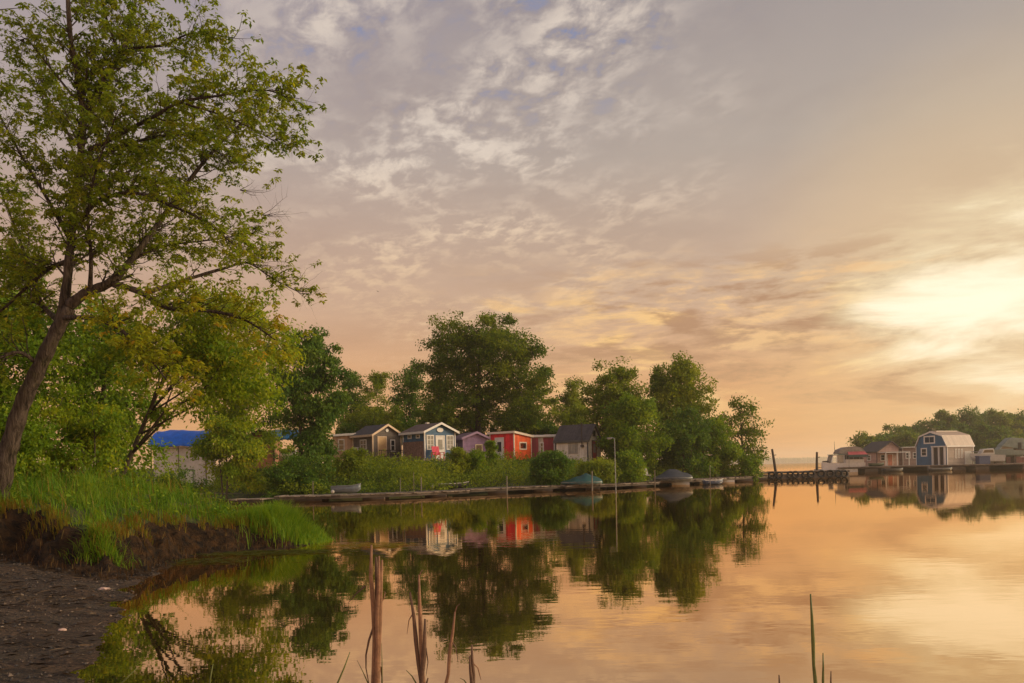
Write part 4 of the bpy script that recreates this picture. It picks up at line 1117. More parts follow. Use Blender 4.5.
def shelter():
    D = 70
    o, a, b = tarp('bright blue tarpaulin stretched over the white trailer', 147, 205, 429, 447, D, 2.6, 0.10, 3, BLUET)
    g = fz(175, D)
    r = empty('travel_trailer', (a.x + 0.3, D + 0.5, g), 'dull white travel trailer parked under the blue tarpaulin', 'trailer')
    W = b.x - a.x - 0.3; H = a.z - g - 0.05
    MB().prism([(0, .5), (0, H - .35), (.3, H), (W - .3, H), (W, H - .35), (W, .5)], 0, 1.9).build('body', mat('dull_white', (0.46, 0.42, 0.38), .5, .2), r, bevel=.06)
    opening(r, 'window', 'front', W * .3, 1.2, .9, .55, W, frame=METAL, rows=1)
    opening(r, 'door', 'front', W * .66, .55, .62, 1.45, W, frame=METAL, pane=None, leafm=WHITE)
    for x in (W * .42, W * .56):
        MB().tube([(x, -.02, .3), (x, .22, .3)], .3, 16).build('wheel', RUBBER, r)
    b2 = MB()
    for x in (.0, W * .5, W): b2.box(x - .04, x + .04, -.42, -.34, -.1, H)
    b2.box(-.04, W + .04, -.42, -.34, H, H + .07)
    rr = empty('tarp_frame', (a.x + .3, D + .5, g), 'thin timber frame holding up the front of the blue tarpaulin', 'frame')
    b2.build('post_frame', WOOD_G, rr)
shelter()
def shelter2():
    D = 74
    o, a, b = tarp('dull blue tarpaulin half hidden behind the walnut', 266, 296, 428, 440, D, 2.6, 0.15, 9, mat('dull_blue_tarpaulin', (0.01, 0.07, 0.17), .5, .25, 2, .5, 4))
    g = fz(280, D)
    r = empty('cabin_cruiser', (a.x + .1, D + .4, g), 'white boat stored ashore under the dull blue tarpaulin', 'boat')
    W = b.x - a.x
    rings = []
    for t in np.linspace(0, 1, 9):
        hw = .95 * math.sin(math.pi * min(.5, .12 + t * .5)) * (1 if t < .8 else 1 - (t - .8) * .3)
        x = t * W; k = .35 + .25 * (1 - t)
        rings.append([(x, 1 - hw, 1.25 + .3 * (1 - t)), (x, 1 - hw * .75, .5 + k * .4), (x, 1, .35 + k * .3), (x, 1 + hw * .75, .5 + k * .4), (x, 1 + hw, 1.25 + .3 * (1 - t))])
    MB().loft(rings).build('hull', WHITE, r, True)
    MB().box(W * .3, W * .8, .45, 1.55, 1.3, 1.85).build('cabin', WHITE, r, bevel=.08)
    MB().box(W * .38, W * .72, .43, 1.57, 1.45, 1.72).build('window', GLASS, r)
    for x in (.25, .75): MB().box(W * x - .15, W * x + .15, .5, 1.5, 0, .55).build('cradle', WOOD_B, r)
shelter2()

# ------------------------------------------------------------------ docks
def deck_run(root, P, width, z, th=0.10, seed=0, plank=0.32, m=WOOD_G):
    """planks along a run of points (front edge), running back by width"""
    rn = random.Random(seed); b = MB(); beam = MB(); back = MB()
    for i in range(len(P) - 1):
        p, q = P[i], P[i + 1]; d = (q - p); L = d.length; d.normalize(); nrm = Vector((-d.y, d.x, 0))
        M = Matrix.Translation(Vector((p.x, p.y, 0))) @ Matrix(((d.x, nrm.x, 0, 0), (d.y, nrm.y, 0, 0), (0, 0, 1, 0), (0, 0, 0, 1)))
        s = 0.0
        while s < L - .05:
            e = min(s + plank, L); dz = rn.uniform(-.025, .02)
            b.box(s, e - .025, rn.uniform(-.14, .05), width + rn.uniform(-.05, .05), z - th + dz + .04, z + dz, M); s = e
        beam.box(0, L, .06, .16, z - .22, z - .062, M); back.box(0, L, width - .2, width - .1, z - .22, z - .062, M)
    return b, beam, back
def post(root, p, h, r=0.06, m=WOOD_G, lean=(0, 0), sub=0.9):
    return MB().tube([(p.x, p.y, -sub), (p.x + lean[0], p.y + lean[1], h)], [r * 1.05, r * .9], 8).build('post', m, root)

def dock(label, pxs, width, z, seed, posts=(), gaps=True, floats=(), m=WOOD_G):
    P = [wp(*q) for q in pxs]; o = P[0].copy(); root = empty('wooden_dock', o, label, 'dock')
    b, be, bk = deck_run(root, [p - o for p in P], width, z, seed=seed, m=m)
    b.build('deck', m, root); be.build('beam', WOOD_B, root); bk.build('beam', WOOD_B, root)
    rn = random.Random(seed)
    for i in range(len(P) - 1):
        L = (P[i + 1] - P[i]).length; k = max(1, int(L / 3.2))
        for j in range(k):
            t = (j + .5) / k; p = P[i].lerp(P[i + 1], t) - o
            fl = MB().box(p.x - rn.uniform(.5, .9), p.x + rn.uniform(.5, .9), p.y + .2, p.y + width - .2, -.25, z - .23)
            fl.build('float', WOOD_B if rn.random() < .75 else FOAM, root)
    for (px, yt, yb, r, mm) in posts:
        q = wp(px, yb, z); t = at(px, yt, q.y)
        post(root, q - o + Vector((0, .35, 0)) - Vector((0, 0, q.z - o.z)), t.z, r * .62, mm, (t.x - q.x, 0))
    return root
PALE_P = mat('pale_post', (0.125, 0.105, 0.085), .8, .2)
dock('low weathered dock along the shore below the blue tarpaulin', [(120, 498.5), (180, 498), (240, 497), (276, 496)], 2.0, 0.30, 1)
dock('small floating dock end left of the thin post, low and dark', [(228, 503), (262, 502.5)], 1.6, 0.22, 6)
dock('long weathered dock below the gabled cabin and blue cottage', [(274, 502), (340, 500.5), (400, 498.3), (470, 495)], 2.3, 0.34, 2,
     [(311.5, 481, 495, .045, PALE_P), (399.5, 478, 492, .04, PALE_P), (413, 472, 491, .035, WOOD_G), (420.5, 477, 492, .06, PALE_P)])
dock('middle dock of grey planks below the red shed', [(471, 494.5), (520, 492.3), (565, 490.3)], 2.4, 0.38, 3, [(506.8, 476, 489, .06, PALE_P)])
dock('grey dock with white floats below the steep cabin', [(566, 490.5), (620, 488.2), (660, 486)], 2.4, 0.36, 4, [(592.5, 471, 486, .08, PALE_P)])
dock('far dock running to the tip of the point', [(661, 485.8), (700, 484), (768, 479.7)], 2.5, 0.42, 5, [(655.5, 470, 482, .06, WOOD_G), (711, 465, 480, .05, PALE_P)])

def lamp_post():
    p = wp(616.5, 488, .36) + Vector((0, .3, 0)); t = at(615.5, 438.5, p.y)
    o = empty('lamp_post', (p.x, p.y, .36), 'tall slim pale lamp post on the dock near the steep cabin', 'lamp post')
    H = t.z - .36
    MB().tube([(0, 0, -1.2), (-.02, 0, H)], [.04, .026], 10).build('pole', METAL, o)
    MB().tube([(-.02, 0, H), (-.14, 0, H + .05), (-.36, 0, H + .04)], .03, 8).build('arm', METAL, o)
    MB().loft([[(x, y, z) for x, y in ((-.5, -.1), (-.2, -.1), (-.2, .1), (-.5, .1))] for z in (H - .03, H + .07)]).build('lamp_head', METAL, o, bevel=.03)
    MB().box(-.46, -.24, -.07, .07, H - .05, H - .031).build('lens', PALEG, o)
lamp_post()

# boats and covered boats by the docks
def rowboat(name, label, cat, p, rz, L, W, H, hullm, inm=None, flip=False, motor=False, z0=-.08):
    o = empty(name, (p.x, p.y, z0), label, cat, rz)
    rings = []; N = 14
    for i in range(N + 1):
        t = i / N; x = (t - .5) * L
        hw = W / 2 * (math.sin(math.pi * (0.26 + .74 * t) ** 1.0) ** .75 if t > .32 else 1.0 * (.88 + .12 * t / .32)); hw = max(hw, .02)
        sh = H * (1 + .28 * max(0, (t - .55) / .45) ** 2); kl = H * .45 * max(0, (t - .72) / .28) ** 2
        rings.append([(x, -hw, sh), (x, -hw * .82, kl + (sh - kl) * .28), (x, 0, kl), (x, hw * .82, kl + (sh - kl) * .28), (x, hw, sh)])
    b = MB().loft(rings, closed=False, cap=False); b.add(rings[0], [(0, 1, 2, 3, 4)])
    h = b.build('hull', hullm, o, True); s = h.modifiers.new('thickness', 'SOLIDIFY'); s.thickness = .035
    g = MB(); g.tube([r[0] for r in rings], .03, 6); g.tube([r[4] for r in rings], .03, 6); g.build('gunwale', inm or METAL, o)
    for t in (.28, .55):
        r = rings[int(t * N)]; MB().box(r[0][0] - .12, r[0][0] + .12, r[0][1] * .93, r[4][1] * .93, H * .62, H * .68).build('seat', inm or WOOD_G, o)
    if motor:
        x = -L / 2 - .12
        MB().box(x - .14, x + .14, -.13, .13, H * .95, H * .95 + .42).build('outboard_motor', mat('motor_cowl', (.05, .05, .055), .35), o, bevel=.05)
    return o
def covered_boat(label, px0, px1, ytop, ybot, D, m, z, rz=0.0, ridge=.62):
    a = at(px0, ybot, D); b = at(px1, ybot, D); L = b.x - a.x; H = max(at((px0 + px1) / 2, ytop, D).z - z, .5)
    o = empty('covered_boat', ((a.x + b.x) / 2, D, z), label, 'boat', rz)
    rings = []; N = 16
    for i in range(N + 1):
        t = i / N; x = (t - .5) * L; w = 1.0 * math.sin(math.pi * (.08 + .84 * t)) ** .6
        top = H * ((t / ridge if t < ridge else 1 - .75 * ((t - ridge) / (1 - ridge)) ** 1.3) * .74 + .26) + .03 * math.sin(t * 23)
        e = H * .22
        rings.append([(x, -w, e - .1 * math.sin(t * 17) ** 2), (x, -w * .72, e + (top - e) * .30), (x, -w * .3, e + (top - e) * .66), (x, 0, top), (x, w * .3, e + (top - e) * .66), (x, w * .72, e + (top - e) * .30), (x, w, e)])
    h = MB().loft(rings, closed=False).build('cover', m, o, True); s = h.modifiers.new('thickness', 'SOLIDIFY'); s.thickness = .03
    hr = []
    for i in range(N + 1):
        t = i / N; x = (t - .5) * L * .97; w = .92 * math.sin(math.pi * (.10 + .80 * t)) ** .6
        hr.append([(x, -w, H * .3), (x, -w * .6, .03), (x, w * .6, .03), (x, w, H * .3)])
    MB().loft(hr).build('hull', METAL, o, True)
    return o
p = wp(446, 494.5) + Vector((0, 3.6, 0))
rowboat('rowboat', 'dark rowboat drawn up behind the dock below the blue cottage', 'rowboat', p, R(8), 2.9, 1.15, .42, mat('dark_hull', (.03, .028, .028), .5), mat('pale_gunwale', (.4, .36, .3)), z0=.28)
p = wp(343, 499) + Vector((0, 1.4, 0))
rowboat('rowboat', 'grey-blue aluminium skiff on the dock right of the thin post', 'skiff', p, R(-12), 1.9, 1.0, .48, mat('grey_blue_hull', (.11, .125, .14), .4, .2), METAL, z0=.34)
covered_boat('boat under a dark green tarpaulin on the shore below the steep cabin', 560, 602, 473.5, 482, 61, mat('green_tarpaulin', (.010, .045, .040), .5, .25, 2, .4, 4), .35)
covered_boat('boat under a charcoal tarpaulin at the foot of the point', 653, 692, 468.5, 476, 68, mat('charcoal_tarpaulin', (.028, .03, .033), .45, .25, 2, .4, 4), .35, ridge=.45)
p = wp(711, 484)
rowboat('dinghy', 'small dark blue dinghy moored at the far dock', 'dinghy', p + Vector((0, -.9, 0)), R(5), 1.7, .95, .4, mat('navy_hull', (.03, .045, .08), .4), mat('pale_gunwale', (.4, .36, .3)), z0=-.05)
def deck_chair():
    p = at(647, 477, 66.5); o = empty('folding_chair', (p.x, p.y, .5), 'pale folding chair beside the charcoal covered boat', 'chair', R(20))
    MB().box(-.26, .26, -.25, .22, .40, .45).build('seat', mat('faded_grey_slat', (.27, .25, .22), .7, .2), o)
    MB().add([(-.26, .22, .42), (.26, .22, .42), (.26, .45, 1.0), (-.26, .45, 1.0), (-.26, .26, .42), (.26, .26, .42), (.26, .49, 1.0), (-.26, .49, 1.0)], [(0, 1, 2, 3), (7, 6, 5, 4), (0, 4, 5, 1), (2, 6, 7, 3), (1, 5, 6, 2), (0, 3, 7, 4)]).build('backrest', mat('faded_grey_slat', (.27, .25, .22), .7, .2), o)
    for s in (-1, 1):
        MB().tube([(s * .27, -.28, -.02), (s * .27, .25, .55)], .018, 6).build('leg', METAL, o); MB().tube([(s * .25, .28, -.02), (s * .25, -.2, .42)], .018, 6).build('leg', METAL, o)
deck_chair()
def buoy(label, px, py, z, off, r):
    p = wp(px, py, z) + Vector((0, off, 0)); o = empty('buoy', (p.x, p.y, z), label, 'buoy')
    pr = [(0.0, -.9), (.55, -.75), (.95, -.25), (1, .15), (.8, .65), (.4, .95), (.22, 1.1), (.0, 1.12)]
    MB().loft([[(q * r * math.cos(t), q * r * math.sin(t), r * .9 + zz * r) for t in np.linspace(0, 6.283, 14, endpoint=False)] for q, zz in pr], cap=False).build('float', FOAM, o, True)
    b = MB(); b.tube([(.12 * r + r * .22 * math.cos(t), 0, r * 2.05 + r * .22 * math.sin(t)) for t in np.linspace(0, 6.0, 12)], r * .06, 6); b.build('eye', METAL, o)
buoy('pale round buoy on the dock beside the aluminium skiff', 330, 494, .34, .8, .13)
buoy('pale round buoy on the dock at the stern of the dark rowboat', 431, 489.5, .34, 1.2, .15)
buoy('pale buoy lying in the growth above the dark rowboat', 444.5, 479, .9, 1.5, .18)

# tyre dock
def tyre_dock():
    z = .78
    P = [wp(758, 479.5), wp(770, 479), wp(850, 477.2)]; o = P[0].copy(); root = empty('concrete_dock', o, 'long dark pontoon lined with old tyres beyond the point', 'dock')
    b, be, bk = deck_run(root, [p - o for p in P], 3.0, z, .12, seed=12, plank=.6, m=WOOD_B)
    b.build('deck', WOOD_G, root); be.build('beam', WOOD_B, root)
    d = (P[2] - P[1]); L = d.length; d.normalize(); nrm = Vector((-d.y, d.x, 0))
    M = Matrix.Translation(P[1] - o) @ Matrix(((d.x, nrm.x, 0, 0), (d.y, nrm.y, 0, 0), (0, 0, 1, 0), (0, 0, 0, 1)))
    MB().box(-.5, L, .2, 2.8, -.4, z - .31, M).build('pontoon', mat('stained_concrete', (.17, .145, .12), .85, .3, 1.5), root)
    rn = random.Random(3)
    proto = None; n = 10
    for i in range(n):
        pos = P[1] + d * (L * (i + .3 + rn.uniform(-.22, .22)) / n) - nrm * .14
        if proto is None:
            rr = []
            for k in range(20):
                t = 2 * math.pi * k / 20; c, s = math.cos(t), math.sin(t)
                rr.append([((.30 + rm) * c, ym, (.30 + rm) * s) for rm, ym in ((-.085, -.09), (.04, -.115), (.085, -.07), (.085, .07), (.04, .115), (-.085, .09), (-.06, .06), (-.06, -.06))])
            rr.append(rr[0]); tb = MB().loft(rr, cap=False); proto = tb.build('tyre', RUBBER, None, True); q = proto
        else:
            q = proto.copy(); COL.objects.link(q)
        q.location = (pos.x, pos.y, .40 + rn.uniform(-.04, .05)); q.rotation_euler = (rn.uniform(-.08, .08), rn.uniform(-.3, .3), math.atan2(d.y, d.x) + rn.uniform(-.12, .12)); q.scale = (1.08,) * 3
        tag(q, 'old black tyre hung as a fender along the dark pontoon', 'tyre', 'tyres hung along the pontoon')
    for lab, px, yt, yb, lean in (('leaning dark mooring post near the sparse tree', 774.5, 449, 472, -.45), ('dark mooring post left of the houseboat', 816.5, 452, 471, .08)):
        q = wp(px, yb); t = at(px, yt, q.y + .2); pp = empty('mooring_post', (q.x, P[2].y + 3.3, 0), lab, 'post')
        k = (P[2].y + 3.3) / q.y; H = at(px, yt, P[2].y + 3.3).z; xx = at(px, yt, P[2].y + 3.3).x
        pp.location.x = xx
        MB().tube([(-lean * .6, 0, -1.0), (lean * .1, 0, H * .5), (lean * .6, 0, H)], [.17, .15, .12], 8).build('shaft', WOOD_B, pp)
        MB().tube([(lean * .4, 0, H * .78), (lean * .4 + .35, 0, H * .80)], .04, 6).build('peg', WOOD_B, pp)
tyre_dock()

# the right-hand dock and what stands on it
RD = 126.0
def right_dock():
    P = [Vector((at(842, 470, RD).x, RD, 0)), Vector((at(900, 470, RD).x, RD - 1, 0)), Vector((at(1045, 470, RD).x, RD - 5, 0))]
    o = P[0].copy(); root = empty('wooden_dock', o, 'long grey dock carrying the blue barn-roofed boathouse', 'dock')
    b, be, bk = deck_run(root, [p - o for p in P], 14.0, .8, .15, seed=31, plank=.8)
    b.build('deck', WOOD_G, root); be.build('beam', WOOD_B, root)
    rn = random.Random(8)
    for i in range(2):
        L = (P[i + 1] - P[i]).length; k = int(L / 3.0)
        for j in range(k):
            p = P[i].lerp(P[i + 1], (j + .5) / k) - o
            if rn.random() < .8: MB().box(p.x - 1.1, p.x + 1.0, p.y + .2, p.y + 13, -.3, .49).build('float', WOOD_B if rn.random() < .8 else FOAM, root)
right_dock()
DZ = .81
def barn():
    c = at(947.5, 466, RD + 1.5); c.z = DZ; w, d = 5.7, 6.2
    prof = [(0, 3.1), (.75, 4.65), (w / 2, 5.35), (w - .75, 4.65), (w, 3.1)]
    lit = mat('tan_metal_roof', (.26, .185, .135), .55, .12, 1.5, lines=(1, 2.5, .3))
    r = house('boathouse', 'blue barn-roofed boathouse with white windows on the right-hand dock', 'boathouse', c, R(-66), w, d, prof,
              mat('tan_grey_siding', (.23, .18, .145), .7, .15, 2, lines=(2, 5, .4)), lit, WHITE, over=.2, anchor='right', rt=.12)
    MB().prism([(.09, -.02), (.09, 3.05), (.8, 4.58), (w / 2, 5.27), (w - .8, 4.58), (w - .09, 3.05), (w - .09, -.02)], -.022, 0).build('front_cladding', mat('deep_blue_board', (.022, .085, .165), .55, .15, 2, lines=(0, 5, .4)), r)
    opening(r, 'window', 'front', 2.55, 3.45, 2.1, 1.3, w, cols=2, rows=1, t=.2)
    opening(r, 'window', 'front', 1.5, 1.4, 1.15, 1.4, w, cols=1, rows=2, t=.18)
    b = MB().box(3.35, 5.35, -.03, -.024, .05, 2.8); b.build('doorway', DARKW, r)
    b = MB(); b.box(3.15, 3.35, -.35, -.05, -.02, 2.84); b.box(4.3, 4.45, -.35, -.05, -.02, 2.84); b.box(5.3, 5.5, -.35, -.05, -.02, 2.84); b.box(3.1, 5.62, -.42, -.03, 2.85, 3.03); b.build('porch_post', WHITE, r)
    for u in (2.0, 2.7, 3.4): opening(r, 'window', 'right', u, 1.0, .38, 1.5, w, rows=1, t=.08, pane=PALEG)
    MB().box(w + .0, w + .05, 4.0, 5.7, .0, 2.1).build('side_panel', mat('grey_panel', (.34, .31, .28), .6, .15), r)
    MB().box(w / 2 - .5, w / 2 + .5, .6, 5.6, 5.34, 5.55).build('ridge_cap', mat('pale_ridge', (.36, .31, .26), .5, .1), r)
barn()
def houseboat():
    a = at(828, 467, RD + 1); b = at(869, 467, RD + 1); L = b.x - a.x
    o = empty('houseboat', (a.x, RD + 2.2, .0), 'small houseboat with a grey canvas roof and red awning', 'houseboat')
    # hull
    rings = []
    for i in range(9):
        t = i / 8; x = t * L; k = min(1, .25 + t * 2.4); lift = .35 * (1 - k)
        rings.append([(x, 1.2 - 1.2 * k, 1.45 + lift * .6), (x, 1.2 - 1.05 * k, .1 + lift), (x, 1.2 + 1.05 * k, .1 + lift), (x, 1.2 + 1.2 * k, 1.45 + lift * .6)])
    MB().loft(rings).build('hull', mat('grey_white_hull', (.44, .40, .36), .5, .15), o)
    # wheelhouse with raked screen
    sc_ = MB()
    fr = [(1.05, 1.45), (1.45, 2.75), (3.2, 2.75), (3.2, 1.45)]
    for y in (.25, 2.1):
        for (p, q) in ((fr[0], fr[1]), (fr[1], fr[2]), (fr[2], fr[3])): sc_.tube([(p[0], y, p[1]), (q[0], y, q[1])], .06, 6)
        sc_.tube([(1.95, y, 1.45), (2.05, y, 2.75)], .05, 6)
    sc_.build('wheelhouse_frame', WHITE, o)
    MB().add([(1.08, .3, 1.5), (1.43, .3, 2.7), (1.43, 2.05, 2.7), (1.08, 2.05, 1.5)], [(0, 1, 2, 3)]).build('windscreen', GLASS, o)
    MB().box(2.1, 3.15, .27, .30, 1.5, 2.7).build('side_window', PALEG, o)
    MB().box(1.3, 3.3, .1, 2.3, 2.78, 2.86).build('wheelhouse_roof', mat('teal_canvas', (.07, .16, .16), .6), o)
    # cabin and canopies
    MB().box(3.3, L - .3, .15, 2.25, 1.45, 2.7).build('cabin', DARKW, o)
    for x in (3.5, 4.6, 5.6, L - .4): MB().box(x, x + .08, .08, .14, 1.45, 2.7).build('stanchion', METAL, o)
    MB().box(3.3, L - .2, .02, .13, 1.45, 2.02).build('side_panel', mat('pale_panel', (.40, .36, .32), .6, .15), o)
    arch = [(2.2, 3.0), (2.6, 3.6), (3.6, 4.0), (4.9, 4.1), (5.9, 3.9), (L + .1, 3.2), (L + .1, 2.75), (L - .2, 2.72), (3.3, 2.72), (3.1, 2.9)]
    MB().prism(arch, .1, 2.3).build('canvas_roof', mat('grey_canvas', (.17, .145, .12), .8, .3, 2, .4, 6), o)
    MB().add([(3.7, .08, 3.25), (L - .1, .08, 3.25), (L + .1, -.75, 2.75), (3.5, -.75, 2.75), (3.7, .08, 3.18), (L - .1, .08, 3.18), (L + .1, -.75, 2.68), (3.5, -.75, 2.68)],
             [(0, 1, 2, 3), (7, 6, 5, 4), (0, 4, 5, 1), (1, 5, 6, 2), (2, 6, 7, 3), (3, 7, 4, 0)]).build('awning', mat('red_awning', (.27, .045, .05), .6, .3, 1.5), o)
    MB().add([(3.5, -.752, 2.75), (L + .1, -.752, 2.75), (L + .1, -.752, 2.35), (3.5, -.752, 2.35), (3.5, -.77, 2.75), (L + .1, -.77, 2.75), (L + .1, -.77, 2.35), (3.5, -.77, 2.35)], [(0, 1, 2, 3), (7, 6, 5, 4), (0, 4, 5, 1), (1, 5, 6, 2), (2, 6, 7, 3), (3, 7, 4, 0)]).build('valance', mat('dark_green_valance', (.03, .05, .045), .7), o)
    for x in (3.55, L - .1): MB().tube([(x, -.74, .82), (x, -.74, 2.7)], .035, 6).build('awning_pole', METAL, o)
    MB().tube([(2.1, 1.2, 2.85), (2.05, 1.2, 5.0)], [.05, .02], 6).build('mast', WOOD_B, o)
    MB().box(.25, .9, .7, 1.7, 1.62, 1.85).build('bow_box', WOOD_B, o)
houseboat()
def right_buildings():
    c = at(877, 466, 140); c.z = .75
    h = house('porch_cottage', 'pinkish gabled cottage with a white-roofed porch behind the right-hand dock', 'cottage', c, R(14), 4.6, 4.5, [(0, 2.6), (2.9, 4.3), (4.6, 3.1)], mat('pinkish_siding', (.27, .17, .14), .7, .2, 2, lines=(2, 5, .3)), SHINGLE_D, DARKW, over=.3)
    b = MB(); b.box(.2, 5.2, -2.0, -.05, 2.3, 2.42); b.build('porch_roof', WHITE, h)
    for x in (.3, 2.6, 5.0): MB().box(x, x + .12, -1.9, -1.78, 0, 2.3).build('porch_post', WHITE, h)
    opening(h, 'window', 'front', 1.2, .9, .9, 1.1, 4.6); opening(h, 'door', 'front', 2.7, .05, .95, 1.95, 4.6, leafm=mat('rust_door', (.30, .10, .06)), pane=None)
    opening(h, 'window', 'left', 2, 1.0, 1.0, 1.0, 4.6)
    c = at(903, 466, 143); c.z = .75
    h = house('flat_cabin', 'brown flat-roofed cabin left of the blue boathouse', 'cabin', c, R(8), 3.4, 4.0, [(0, 3.2), (3.4, 3.25)], mat('dull_brown_siding', (.15, .10, .085), .7, .2, 2, lines=(2, 5, .3)), mat('pale_roofing', (.4, .36, .31)), mat('grey_trim', (.3, .28, .25)), over=.3)
    opening(h, 'window', 'front', 1.0, 1.2, .9, 1.1, 3.4); opening(h, 'window', 'front', 2.4, 1.2, .9, 1.1, 3.4)
    c = at(1016, 466, 140); c.z = .75
    h = house('rust_shed', 'rusty brown shed at the right edge behind the covered cruiser', 'shed', c, R(-10), 4.5, 4.0, [(0, 2.7), (2.2, 3.6), (4.5, 2.7)], mat('rust_siding', (.16, .075, .055), .8, .3, 2, lines=(0, 4, .4)), SHINGLE_D, DARKW, over=.3)
    opening(h, 'window', 'front', 1.2, 1.0, .9, 1.0, 4.5)
right_buildings()
def motor_cruiser(name, label, x0, x1, D, m, dark, canopy, seed):
    a = at(x0, 466, D); b = at(x1, 466, D); L = b.x - a.x; lift = 1.1 if canopy else .05
    o = empty(name, (a.x, D, DZ + lift - .05), label, 'boat'); W = L * .15
    rings = []
    for i in range(13):
        t = i / 12; x = t * L; k = min(1, (.03 + t * 1.9)) ** .6; sh = L * (.21 - .05 * t + .01); ke = L * .09 * max(0, 1 - t * 2.2) ** 2
        rings.append([(x, W - W * k, sh), (x, W - W * k * .78, ke + sh * .3), (x, W, ke), (x, W + W * k * .78, ke + sh * .3), (x, W + W * k, sh)])
    o.scale = (1, 1, 1.0 if canopy else 1.5)
    MB().loft(rings).build('hull', m, o)
    z = L * .19
    for x in (L * .3, L * .75): MB().box(x - .2, x + .2, W * .5, W * 1.5, -lift + .06, L * .06).build('cradle', WOOD_B, o)
    cab = [(L * .26, z), (L * .36, z + L * .11), (L * .66, z + L * .12), (L * .70, z)]
    MB().prism(cab, W * .25, W * 1.75).build('cabin', m, o, bevel=.08)
    win = [(L * .34, z + L * .035), (L * .385, z + L * .09), (L * .64, z + L * .095), (L * .66, z + L * .035)]
    MB().prism(win, W * .24, W * 1.76).build('window', dark, o)
    b = MB(); 
    for y in (W * .2, W * 1.8): b.tube([(L * .04, W, z + L * .06), (L * .12, y, z + L * .065), (L * .28, y, z + L * .05)], .03, 6)
    b.build('bow_rail', METAL, o)
    if canopy:
        pr = [(L * .34, z + L * .11), (L * .52, z + L * .28), (L * .60, z + L * .34), (L * .97, z + L * .32), (L * 1.0, z)]
        MB().prism(pr, W * .15, W * 1.85).build('canopy', canopy, o, bevel=.1)
        MB().prism([(L * .80, z + .1), (L * .80, z + L * .20), (L * .90, z + L * .20), (L * .90, z + .1)], W * .13, W * .16).build('canopy_opening', RUBBER, o)  # black sheet stands in for the dark inside of the canopy opening
    return o
motor_cruiser('motor_cruiser', 'pale motor cruiser on the dock right of the blue boathouse', 973, 1006, RD + 2.0, mat('pale_hull', (.36, .34, .30), .4, .1), GLASS, None, 1)
motor_cruiser('motor_cruiser', 'grey-green cruiser with a raised canvas canopy near the right edge', 990, 1026, RD + 6.5, mat('grey_green_hull', (.16, .19, .165), .5, .15), GLASS, mat('grey_green_canvas', (.14, .165, .14), .8, .25, 2, .4, 5), 2)
def right_small():
    p = at(983, 464, RD + .8)
    o = empty('storage_box', (p.x, RD + .8, DZ), 'blue storage box on the dock right of the boathouse', 'box', R(6))
    MB().box(-.95, .95, -.45, .45, 0, 1.15).build('bin', mat('navy_plastic', (.035, .05, .105), .45, .1), o, bevel=.04)
    MB().box(-1.0, 1.0, -.5, .5, 1.155, 1.28).build('lid', mat('navy_lid', (.045, .062, .13), .45, .1), o, bevel=.03)
    p = at(893, 468, RD - 2.6)
    rowboat('dinghy', 'black dinghy lying along the right-hand dock below the pinkish cottage', 'dinghy', Vector((p.x, RD - 2.6, 0)), R(3), 3.2, 1.3, .5, mat('black_hull', (.02, .02, .022), .5), RUBBER)
    p = at(940, 468, RD - 4.6)
    rowboat('dinghy', 'dark flat dinghy lying below the blue boathouse doorway', 'dinghy', Vector((p.x, RD - 4.8, 0)), R(3), 3.6, 1.3, .42, mat('black_hull', (.02, .02, .022), .5), METAL, motor=True)
    p = at(877, 466, RD + 2)
    rowboat('rowboat', 'green upturned-bow rowboat on the dock beside the houseboat', 'rowboat', Vector((p.x, RD + 2, 0)), R(4), 2.4, 1.1, .5, mat('olive_hull', (.05, .065, .035), .5), WOOD_G, z0=DZ)
right_small()

# ------------------------------------------------------------------ the wood on the right and the far shore
def right_wood():
    rows = [(862, 434, 18, 190), (874, 436, 18, 195), (884, 434, 18, 225), (897, 427, 26, 232), (914, 424, 28, 238), (932, 421, 28, 240), (948, 414, 28, 243), (966, 411, 32, 246), (984, 411, 30, 250), (1003, 411, 30, 236), (1022, 416, 28, 238), (1045, 410, 34, 240),
            (905, 434, 26, 205), (960, 428, 30, 210), (990, 426, 30, 208), (1012, 440, 26, 176), (1035, 432, 30, 180)]
    names = ['sparse small tree standing first left of the wood by the houseboat', 'thin tree between the sparse small tree and the wood', 'low tree at the left end of the far wood', 'rounded tree behind the pinkish cottage roof', 'tree behind the brown flat-roofed cabin',
             'tree rising left above the blue boathouse roof', 'tall tree straight behind the blue boathouse', 'tallest dark tree of the wood, right of the boathouse ridge', 'broad tree above the pale motor cruiser in the wood', 'rounded tall tree above the grey-green canvas canopy',
             'tree of the far wood at the right edge', 'tree of the far wood just past the right edge', 'low front tree between the pinkish cottage and boathouse', 'low front tree behind the boathouse roof end', 'low front tree behind the pale motor cruiser', 'small leafy tree behind the rusty shed', 'green tree right behind the rusty shed roof edge']
    for i, (x, yt, w, D) in enumerate(rows):
        sparse = i < 2
        g = .75
        treepx('tree', names[i], 'tree', x - w / 2 - (3 if sparse else 7), x + w / 2 + (3 if sparse else 7), yt, 463, D, g, L_DARK if i % 3 else L_DARK2, 110 if sparse else 520, 100 + i, leaf=.62, per=22 if not sparse else 16, nl=9, shell=.7 if sparse else .5, cr=.85, twigs=40, group='trees of the wood across the water')
right_wood()
